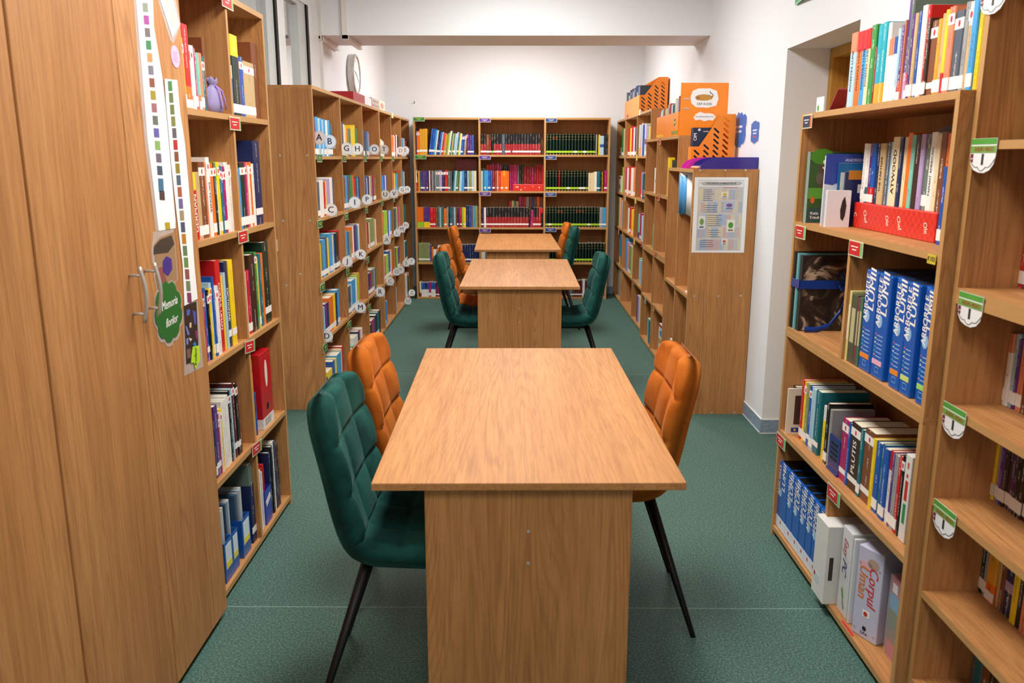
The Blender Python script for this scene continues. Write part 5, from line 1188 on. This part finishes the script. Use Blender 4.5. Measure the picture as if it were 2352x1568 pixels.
patch(nf, .012, .026, .09, .175, cmat('3a2a1a'), bd, 'slot'); patch(Frame(fr.p(-.02, .262, -.04), (1, 0, 0), (0, -1, 0)), 0, .001, 0, .001, WB, bd, 'lid_edge'); patch(fr, -t*.3, t*.1, .05, .085, cmat('c7d4d8'), bd, 'paper_label'); disc(fr.at(-t*.3, .075), .006, .009, cmat('b03040'), bd, 'red_mark', .0012)
rt_, fr, t, bd = block('ring_binder', 'white binder titled EasyPC next to the cardboard box', 'binder', 'R', 1.102, z, 1920, 1941, .308, .24, WBN, bev=.004)
text('Easy', .046, cmat('b8324a'), bd, Frame(fr.p(-.004, .240, .0004), -fr.u, fr.r), 'title', sx=.8, shear=.35); text('PC', .050, cmat('26336e'), bd, Frame(fr.p(-.004, .172, .0004), -fr.u, fr.r), 'title', sx=.9, shear=.35)
MB().prism([(-.012, .085), (-.004, .10), (.006, .08), (.010, .06), (.0, .055)], -.0002, .0008, fr).build('plug_print', cmat('6f9a3a'), bd); MB().prism([(-.002, .055), (.010, .055), (.022, .03), (.012, .022)], -.0002, .0008, fr).build('plug_print', cmat('8a8a7a'), bd)
rt_, fr, t, bd = block('ring_binder', 'slim white binder between EasyPC and Corpul Uman', 'binder', 'R', 1.100, z, 1943, 1946.5, .302, .20, WBN, bev=.003)
rt_ = thing('ring_binder', 'wide lavender-white binder titled Corpul Uman', 'binder', (1.15, 2.41, z))
_p0, _p1 = Vector((1.096, 2.441, z)), Vector((1.138, 2.352, z)); t = (_p1-_p0).length; fr = Frame((_p0+_p1)/2, _p1-_p0, (0, 0, 1))
bd = MB().box(-t/2, t/2, 0, .308, -.105, 0, fr).build('body', plain('lavender_vinyl', 'c3c3da', .25), rt_); bevel(bd, .004)
text('Corpul', .050, cmat('d03a3a'), bd, Frame(fr.p(t*.16, .185, .0004), -fr.u, fr.r), 'title', sx=.95, shear=.2); text('Uman', .050, cmat('e0792a'), bd, Frame(fr.p(-t*.22, .190, .0004), -fr.u, fr.r), 'title', sx=.95, shear=.2)
disc(fr.at(t*.12, .262), .022, .018, cmat('b59a8a'), bd, 'face_print'); disc(fr.at(-t*.15, .250), .028, .013, cmat('e0b0ba'), bd, 'cloud_print'); patch(fr, -t*.12, t*.16, .075, .098, WHP, bd, 'white_sticker'); disc(fr.at(0, .0865, .0006), .008, .008, cmat('c0392f'), bd, 'sticker_logo'); disc(fr.at(0, .035), .008, .008, INKD, bd, 'publisher_mark'); text('DPA', .015, INKD, bd, fr.at(0, .018, .0004), 'publisher')
for a_ in (-.38, .38):
    for b_ in (.025, .25): disc(fr.at(a_*t, b_), .004, .004, CHROME, bd, 'rivet', .001, 10)
def bagged(u0, u1, h, cols, label):
    rt_, fr, t, bd = block('wrapped_game', label, 'boxed game', 'R', 1.155, z, u0, u1, h, .2, cmat(cols[0], .25), bev=.002, group='games in clear bags')
    n = len(cols)
    for k, c in enumerate(cols): patch(fr, -t/2+.001, t/2-.001, h*k/n, h*(k+1)/n-.001, cmat(c, .25), bd, 'cover_print')
    patch(fr, -t*.3, t*.2, h*.82, h*.93, WHP, bd, 'white_sticker', .0012)
    MB().box(-t/2-.002, t/2+.002, -.0, h+.004, -.205, .004, fr).build('clear_bag', CLEAR, rt_)
bagged(2031, 2052, .262, ['c03a44', '6f5a38', '5a6a30', '4a94c4', 'c83a50'], 'boxed game with a grass and sky picture beside the Corpul Uman binder')
bagged(2054, 2076, .258, ['c8282c', '8a9a7a', '4a5a3a', 'b02a4a'], 'boxed game with a red foot at the end of the bottom shelf')
fr = Frame((1.066, 2.445, LVC1[0]), (0, -1, 0), (1, 0, 0)); tr = thing('tape', 'short red tape lying on the bottom shelf edge of the binder bookcase', 'tape', fr.o)
MB().box(-.03, .06, .02, .028, -.0012, 0, Frame((1.066, 2.47, LVC1[0]+.0015), (0, -1, 0), (1, 0, 0))).build('tape_strip', cmat('c02626'), tr)
# on the top board
ZT = LVC2[2]
a = Frame((1.10, 3.08, ZT), (0, -1, 0), (0, 0, 1))
rt_ = thing('booklet', 'dark red booklet leaning against the first book on the binder bookcase top', 'booklet', a.p(.03, 0, 0))
MB().box(-.003, .003, 0, .105, -.05, 0, Frame((1.135, 3.128, ZT+.003), (0, -1, 0), (0, 0, 1)).rot(-.80)).build('cover', cmat('8e1f2a'), rt_)
rt_ = thing('card', 'white card with a green leaf below the leaning red booklet', 'card', (1.12, 3.10, ZT)); fr = Frame((1.092, 3.135, ZT), (0, -1, 0), (0, 0, 1)); MB().box(0, .07, 0, .052, -.003, 0, fr).build('sheet', WHP, rt_); disc(fr.at(.02, .014), .010, .012, cmat('5f9a3a'), rt_, 'leaf_print', .0008, 8)
fr = Frame((1.345, 2.62, ZT), (0, -1, 0), (0, 0, 1))
rt_ = thing('picture_book', 'large green and purple picture book standing behind the top row', 'book', fr.p(.22, 0, 0)); MB().box(0, .48, 0, .318, -.012, 0, fr).build('cover', cmat('7fb52c', .3), rt_)
patch(fr, .16, .33, .24, .317, cmat('7a4f8e'), rt_, 'purple_panel'); disc(fr.at(.20, .285), .014, .022, cmat('e0c86a'), rt_, 'cartoon_print', .0012, 12); disc(fr.at(.30, .285), .014, .022, cmat('d8c0a0'), rt_, 'cartoon_print', .0012, 12)
# audio-video bookcase: green box on its upper shelf
rt_, fr, t, bd = block('storage_box', 'bright green box on the upper shelf of the audio-video bookcase', 'box', 'R', 1.262, 1.592, 2338, 2420, .19, .12, cmat('3f9a1c', .3)); MB().box(-t/2-.002, t/2+.002, 0, .008, -.121, .002, fr).build('base_edge', BLACK, rt_)
# ---------------------------------------------------------------- stepped bookcases: orange files
ORG = plain('orange_plastic', 'f58c20', .35)
z1 = LV1[5]
def ysolve(u, x, z): return solve_u(u, lambda s: (x, s, z), 1, 14)
ya, yb_ = ysolve(1467.5, 1.137, z1), ysolve(1434.5, 1.137, z1)
N1 = 11; pit = (yb_-ya)/N1
for k in range(N1):
    y = ya+pit*(k+.5); fr = Frame((1.137, y, z1), (0, -1, 0), (0, 0, 1))
    magfile('magazine_file', 'perforated orange magazine file at the aisle end of the tallest stepped bookcase' if k == 0 else 'orange magazine file, %s from the aisle end on the tallest stepped bookcase' % nth(k+1), fr, pit-.004, .165 if k else .165, .325, .262, ORG, 'orange files on the tallest stepped bookcase', slots=(k == 0))
    for j in range(2):
        w_ = (pit-.012)/2; a0 = -pit/2+.006+j*w_; h = .235+.04*rnd.random()-(.03 if (j+k) % 3 == 0 else 0)
        o = MB().box(a0, a0+w_-.002, .003, h, -.22, -.006-.008*rnd.random(), fr, col=lin(['23262e', 'b9bcc2', '1b1d24', '3a4250', '2b52a0', '8a8f9a'][(k*2+j*3) % 6])).build('journal', TINT)
        tag(o, 'dark journal standing in the %s orange file on the tallest stepped bookcase' % nth(k+1) if (k*2+j*3) % 6 in (0, 2, 3) else 'pale journal standing in the %s orange file on the tallest stepped bookcase' % nth(k+1) if (k*2+j*3) % 6 in (1, 5) else 'blue journal standing in the %s orange file on the tallest stepped bookcase' % nth(k+1), 'journal', 'journals in the orange files')
z2 = 1.702
ya, yb_ = ysolve(1566.5, 1.10, z2), ysolve(1507, 1.10, z2); N2 = 13; pit = (yb_-ya)/N2
ya += .0
PCOL = ['8a3a7a', 'c9b48a', '4a5a8a', 'd8cfc0', 'b0a8c0', '7a2a3a', 'd0b02a', 'c0c8cc', '2f8a8a', 'c8a0b0', 'e0d8c8', '32506e', 'a8322c']
for k in range(N2):
    y = ya+pit*(k+.5)
    if y-pit/2 < 5.776: continue
    fr = Frame((1.10, y, z2), (0, -1, 0), (0, 0, 1))
    rt_ = magfile('magazine_file', 'orange magazine file, %s from the CAT A LOG folder on the middle stepped bookcase' % nth(k), fr, pit-.003, .158, .30, .25, ORG, 'orange files on the middle stepped bookcase')
    if k in (1, 3): patch(fr, -pit*.3, pit*.3, .07, .115, cmat('2c6b36'), rt_, 'green_tag', .001); patch(fr, -pit*.2, pit*.2, .085, .10, cmat('e6d83a'), rt_, 'yellow_print', .0014)
    if k < 5: patch(fr, -pit*.4, pit*.4, .012, .035, cmat('7a8a2a'), rt_, 'name_strip', .001)
    elif k > 8: patch(fr, -pit*.4, pit*.4, .008, .024, cmat('e0b81a'), rt_, 'name_strip', .001)
    for j in range(2):
        w_ = (pit-.010)/2; a0 = -pit/2+.005+j*w_; h = .245-.010*k*.6+.03*rnd.random()
        o = MB().box(a0, a0+w_-.0015, .003, h, -.2, -.006-.01*rnd.random(), fr, col=lin(PCOL[(k*2+j) % 13])).build('booklet', TINT)
        tag(o, 'thin children\'s booklet in the %s orange file from the CAT A LOG folder' % nth(k), 'booklet', 'booklets in the orange files')
# big orange folder with the CAT A LOG label
yF = 5.768; fx0, fx1 = 1.098, 1.4135
ff = Frame((fx0, yF, z2), (1, 0, 0), (0, 0, 1)); W_ = fx1-fx0; hF = onY(1570, 190, yF).z-z2
rt_ = thing('folder', 'large orange card folder labelled CAT A LOG with a cartoon cat', 'folder', ff.p(W_/2, 0, 0))
o = MB().box(0, W_, 0, hF, -.004, 0, ff).build('cover', ORG, rt_)
for b_ in (hF*.50, hF*.625+.02): MB().box(.022, .06, b_, b_+.008, -.0002, .002, ff).build('ring_slot', CHROME, o)
lb_ = MB().prism([(.075+W_*.0+a, hF*.70+b_) for a, b_ in [(-.002, -.03), (.03, -.055), (.11, -.058), (.165, -.045), (.178, 0), (.165, .05), (.12, .066), (.04, .066), (.004, .05), (-.01, .01)]], -.0002, .0006, ff).build('white_label', WHP, o)
LC_ = Frame(ff.p(.155, hF*.70+.008, .0008), ff.r, ff.u)
MB().prism(wob(30, .055, .019, .10, 5, 9), 0, .0006, LC_).build('cat_print', cmat('c08a3a'), lb_); disc(LC_.at(-.04, -.004), .014, .012, cmat('a8702a'), lb_, 'cat_head', .0012, 14, .0004)
MB().tube([LC_.p(.05+.012*math.sin(k*.9), .004+.006*k, .0008) for k in range(7)], .0022, 5).build('cat_tail', cmat('3a3020'), lb_)
text('CAT A LOG', .020, INKD, lb_, LC_.at(.005, -.042, .0002), 'title', sx=.95)
l2 = MB().prism([(.165+a*.98, hF*.36+b_*.028) for a, b_ in [(-.075, -.2), (-.06, -.9), (-.03, -.7), (0, -1.1), (.03, -.8), (.06, -.9), (.078, -.1), (.06, .6), (.03, .8), (.0, .75), (-.03, 1.1), (-.06, .6)]], -.0002, .0006, ff).build('white_label', WHP, o)
text('Carti de fictiune pentru cei mici', .0095, INKD, l2, Frame(ff.p(.165, hF*.36, .0008), ff.r, ff.u), 'caption')
# single perforated file on the lowest unit
z3 = 1.489; y3 = 5.42
fr = Frame((1.112, y3+.045, z3), (0, -1, 0), (0, 0, 1))
magfile('magazine_file', 'single perforated orange magazine file standing before the large orange folder', fr, .09, .135, .335, .275, ORG, 'orange files on the middle stepped bookcase', slots=True)
o = MB().box(-.040, .032, .003, .252, -.20, -.012, fr).build('book', cmat('1d2742', .35)); tag(o, 'navy book standing in the single perforated orange file', 'book')
nb = Frame(fr.p(.0322, 0, -.012), -fr.n, fr.u); patch(nb, .03, .045, .232, .246, cmat('e4dcd8'), o, 'white_sticker'); text('OM', .03, INKW, o, Frame(nb.p(.014, .195, .0004), nb.u, -nb.r), 'title'); text('ACAD', .012, INKW, o, nb.at(.08, .228, .0004), 'title')
# letter trays
def tray(label, y0, y1, x0, x1, h, mat):
    rt_ = thing('letter_tray', label, 'letter tray', ((x0+x1)/2, (y0+y1)/2, z3), 'letter trays'); w_ = .003
    MB().box(x0, x1, y0, y1, z3, z3+w_).build('base', mat, rt_)
    MB().box(x1-w_, x1, y0, y1, z3+w_, z3+h).build('back_wall', mat, rt_)
    for y in (y0, y1-w_):
        pl = [(x0, z3+w_), (x1-w_, z3+w_), (x1-w_, z3+h), (x0+.13, z3+h)]+[(x0+.13-.13*math.sin(k*PI/16), z3+w_+(h-w_)*math.cos(k*PI/16)) for k in range(1, 8)]
        MB().prism(pl, -w_, 0, Frame((0, y, 0), (1, 0, 0), (0, 0, 1))).build('side_wall', mat, rt_)
    return rt_
tray('purple plastic letter tray on the lowest stepped bookcase', 4.955, 5.195, 1.075, 1.412, .068, plain('purple_plastic', '3a2b8c', .2))
tray('pink plastic letter tray behind the purple one', 5.215, 5.37, 1.045, 1.38, .068, plain('pink_plastic', 'cf2fa6', .25))
for k, (c, nm) in enumerate([('e8823a', 'orange'), ('e6dcc8', 'cream'), ('6a3a6a', 'violet')]):
    zz = z3+.0035+.006*k
    o = MB().box(1.062+.008*k, 1.34, 4.97, 5.18, zz, zz+.0055).build('paper_stack', cmat(c)); tag(o, '%s paper sheets lying in the purple letter tray' % nm, 'papers', 'papers in the letter tray')
# poster on the end panel
pp = [onY(u, v, 4.9285) for u, v in ((1596, 407), (1719, 407), (1588, 580), (1709, 580))]
fx = (pp[0].x+pp[2].x)/2; PW = (pp[1].x+pp[3].x)/2-fx; PH = pp[0].z-pp[2].z
pf_ = Frame((fx, 4.9295, (pp[2].z+pp[3].z)/2), (1, 0, 0), (0, 0, 1))
rt_ = thing('poster', 'white library etiquette poster with pictures taped to the end panel', 'poster', pf_.p(PW/2, 0, 0))
sh_ = MB().box(0, PW, 0, PH, 0, .0012, pf_).build('sheet', WHP, rt_)
inn = patch(pf_, PW*.075, PW*.925, PH*.03, PH*.965, cmat('c9c6c8', .4), sh_, 'picture_area', .0016)
patch(pf_, PW*.085, PW*.915, PH*.875, PH*.955, cmat('e9eaea', .4), inn, 'header', .002)
MB().prism([(PW*.10, PH*.93), (PW*.16, PH*.895), (PW*.5, PH*.888), (PW*.84, PH*.895), (PW*.90, PH*.925), (PW*.86, PH*.945), (PW*.5, PH*.938), (PW*.2, PH*.944)], 0, .0023, pf_).build('ribbon_banner', cmat('b9b9ba', .4), inn)
text('ETICHETĂ LA BIBLIOTECĂ', PW*.047, INKD, inn, pf_.at(PW*.5, PH*.918, .0026), 'title')
q = random.Random(4)
cols_ = ['9fb4cf', 'c9b8b4', 'b3b6bc', 'd2c9b4', 'c8aeb0', 'a7b9d0', 'bfc2c4', 'd6cfae']
for r_ in range(5):
    y0_ = PH*(.035+.168*r_); x_ = PW*.09
    while x_ < PW*.90:
        w_ = PW*(.04+.05*q.random()); w_ = min(w_, PW*.915-x_)
        if w_ < PW*.02: break
        patch(pf_, x_, x_+w_*.94, y0_, y0_+PH*(.13+.015*q.random()), cmat(q.choice(cols_), .4), inn, 'book_print', .0019); x_ += w_
for g_, (x_, yt, n_, wd) in enumerate([(.17, .835, 6, .20), (.20, .63, 4, .26), (.27, .50, 6, .28), (.30, .30, 4, .24), (.16, .165, 4, .30)]):
    for k in range(n_): patch(pf_, PW*x_, PW*(x_+wd*(.75+.25*q.random())), PH*(yt-.028*k)-.001, PH*(yt-.028*k)+.0013, cmat('3a3a42'), inn, 'text_line', .0022)
patch(pf_, PW*.53, PW*.82, PH*.861, PH*.866, cmat('b03a3a'), inn, 'text_line', .0022)
for (x_, y_, w_, h_, bg, c) in [(.51, .735, .13, .075, 'e2e0dc', 'd8b32a'), (.57, .575, .2, .105, 'b4c0d4', '7a5a9a'), (.10, .315, .135, .18, 'dfe2dc', '7a9a5a'), (.64, .275, .155, .17, 'e3e2da', '4f9a3a'), (.56, .105, .105, .085, 'e2e4e4', 'c86a3a')]:
    cd = patch(pf_, PW*x_, PW*(x_+w_), PH*y_, PH*(y_+h_), cmat(bg, .4), inn, 'picture_card', .0026)
    disc(pf_.at(PW*(x_+w_*.5), PH*(y_+h_*.55), .0026), PW*w_*.3, PH*h_*.24, cmat(c, .4), cd, 'cartoon_print', .0006, 14)
    patch(pf_, PW*(x_+w_*.2), PW*(x_+w_*.8), PH*(y_+h_*.10), PH*(y_+h_*.22), cmat('8a7a5a' if c == '4f9a3a' else '5a6a8a', .4), cd, 'cartoon_print', .0032)
# blue cloud ruler sheet in the opening of the lowest unit
rl = thing('growth_chart', 'curling white sheet with a blue cloud scale hanging under the letter trays', 'chart', (1.04, 5.25, 1.19))
b = MB(); N_ = 9
prof = [(1.036+.055*(k/(N_-1))**1.4, 5.36-.17*k/(N_-1)) for k in range(N_)]
ra = b.pts([(x_, y_, 1.468) for x_, y_ in prof]); rb_ = b.pts([(x_, y_, 1.19+.02*math.sin(k*PI/8)) for k, (x_, y_) in enumerate(prof)])
for k in range(N_-1): b.face([ra[k], ra[k+1], rb_[k+1], rb_[k]])
so = b.build('sheet', WHP, rl, smooth=True); so.modifiers.new('thickness', 'SOLIDIFY').thickness = .001
b = MB(); i0 = b.pts([(x_-.0035, y_, 1.445+.008*math.sin(k*1.4)) for k, (x_, y_) in enumerate(prof[:6])]); i1 = b.pts([(x_-.0035, y_, 1.205+.008*math.sin(k*1.9)) for k, (x_, y_) in enumerate(prof[:6])])
for k in range(5): b.face([i0[k], i0[k+1], i1[k+1], i1[k]])
so = b.build('blue_scale', cmat('3f93cc'), rl, smooth=True); so.modifiers.new('thickness', 'SOLIDIFY').thickness = .0008
# loose papers and small things in the stepped units
for k, (x0, x1, y0, y1, z_, c) in enumerate([(1.10, 1.25, 5.80, 5.98, .827, 'e6e6e2'), (1.05, 1.18, 4.97, 5.10, .742, 'e6e2e8')]):
    o = MB().box(x0, x1, y0, y1, z_, z_+.006).build('paper_stack', cmat(c)); tag(o, ['white papers lying in the upper half of the middle stepped bookcase', 'white papers lying on the middle board of the lowest stepped bookcase'][k], 'papers')
for k in range(6):
    o = MB().box(1.152+.004*(k % 2), 1.30, 9.26-.005*(k % 3), 9.50, 1.571+.016*k, 1.5865+.016*k).build('booklet', cmat(['e2dfd6', 'b9b6b0', 'dcd8d2'][k % 3])); tag(o, 'pale booklet lying in the stack by the back wall, %s from below' % nth(k+1), 'booklet', 'booklets stacked by the back wall')
rt_, fr, t, bd = block('picture_book', 'white picture book with an elephant by the back wall', 'book', 'R', 1.146, 1.186, 1418, 1427.5, .175, .02, cmat('e2ddd2')); disc(fr.at(.02, .055), .05, .03, cmat('3a332e'), bd, 'elephant_print', .0008, 12); patch(fr, -.06, .12, .145, .165, cmat('b03030'), bd, 'red_title')
rt_, fr, t, bd = block('patterned_box', 'black and white patterned box by the back wall on the bottom shelf', 'box', 'R', 1.16, .03, 1419, 1429, .32, .06, cmat('c9c2b6'))
for k in range(16): patch(fr.at((-.25+.5*(k % 2))*t, .012+.019*k).rot(.4), -t*.22, t*.22, -.004, .004, BLACK, bd, 'zigzag_print', .0008)
rt_, fr, t, bd = block('boxed_game', 'white and red boxed game on the bottom shelf of the middle stepped bookcase', 'box', 'R', 1.112, .03, 1380+682/5.227, 1380+738/5.227, .27, .18, cmat('e2e0dc', .3))
patch(fr, -t/2+.002, t/2-.002, .002, .03, cmat('c2202a'), bd, 'red_foot'); patch(fr, -t/2+.002, t/2-.002, .12, .16, cmat('c9935a'), bd, 'picture_print'); disc(fr.at(0, .205), t*.3, .025, cmat('3a8ac0'), bd, 'picture_print'); patch(fr, -t/2+.002, t/2-.002, .25, .269, cmat('a8202a'), bd, 'red_head')
rt_, fr, t, bd = block('picture_book', 'dark camouflage-patterned book in the upper half of the middle stepped bookcase', 'book', 'R', 1.135, 1.277, 1400+812/6.033, 1400+850/6.033, .262, .10, plain('camouflage', '4a4436', .5, var=.6))
patch(fr, -t/2+.001, t/2-.001, .205, .231, cmat('8a93a0'), bd, 'pale_header')
# paint-blot stickers on the wall
def blot(label, u, v, pw_, ph_, col, seed, lines):
    p = onX(u, v, XR); fr = Frame((XR, p.y, p.z), (0, -1, 0), (0, 0, 1)); qq = random.Random(seed)
    NB = 9; top = [(pw_*(-1+2*k/NB), ph_*(.72+.26*math.sin(PI*(k+.5)/(NB+1))+.10*(qq.random()-.5)-.10*(k % 2))) for k in range(NB+1)]
    bot = [(pw_*(-1+2*k/NB)*.92, -ph_*(.66+.30*math.sin(PI*(k+.5)/(NB+1))+.12*(qq.random()-.5)-.10*(k % 2))) for k in range(NB+1)]
    pl = bot+[(pw_*1.0, -ph_*.3), (pw_*.94, ph_*.1), (pw_*1.02, ph_*.4)]+top[::-1]+[(-pw_*1.03, ph_*.35), (-pw_*.93, 0), (-pw_*1.0, -ph_*.35)]
    rt_ = thing('wall_sticker', label, 'wall sticker', fr.p(0, -ph_, 0), 'blue paint-blot wall stickers')
    MB().prism([(a*1.06, b_*1.05) for a, b_ in pl], .0005, .002, fr).build('white_edge', WHP, rt_); o = MB().prism(pl, .002, .003, fr).build('blot', cmat(col, .35), rt_)
    for k in range(lines): patch(fr, -pw_*(.55-.1*k), pw_*(.5-.08*k), ph_*(.12-.26*k), ph_*(.24-.26*k), cmat(['e8ecf4', 'd8e0f0', 'd85a6a'][k % 3]), o, 'print_line', .0036)
blot('larger blue paint-blot sticker peeling off the wall above the letter trays', 1697, 299, .18, .112, '2f74c8', 2, 2)
blot('smaller blue paint-blot sticker on the wall towards the door niche', 1735, 304, .085, .070, '3076c6', 5, 3)
# green escape-route sign projecting from the wall above the niche
xs = thing('exit_sign', 'green translucent escape sign high on the right wall by the niche', 'sign', (1.37, 4.33, 2.30))
ef = Frame((1.405, 4.46, 2.306), (-.10, -1, 0), (0, 0, 1))
o = MB().box(0, .30, 0, .15, -.004, 0, ef).build('plate', plain('green_acrylic', '7fd0a0', .15), xs); patch(ef, .012, .288, .012, .138, cmat('2f9a5a', .3), o, 'green_panel'); patch(ef, .05, .12, .05, .1, WHP, o, 'door_symbol', .001); patch(ef, .16, .25, .065, .085, WHP, o, 'arrow_symbol', .001)
MB().box(.04, .26, .15, .20, -.02, .016, ef).build('lamp_housing', TRUNK, xs)
# nail in the back wall
nl = thing('wall_nail', 'small nail in the white back wall above the bookcase', 'nail', onY(952, 237, YB)); p = onY(952, 237, YB); MB().tube([(p.x, YB, p.z), (p.x, YB-.045, p.z+.02)], .004, 6).build('nail_shank', BLACK, nl)
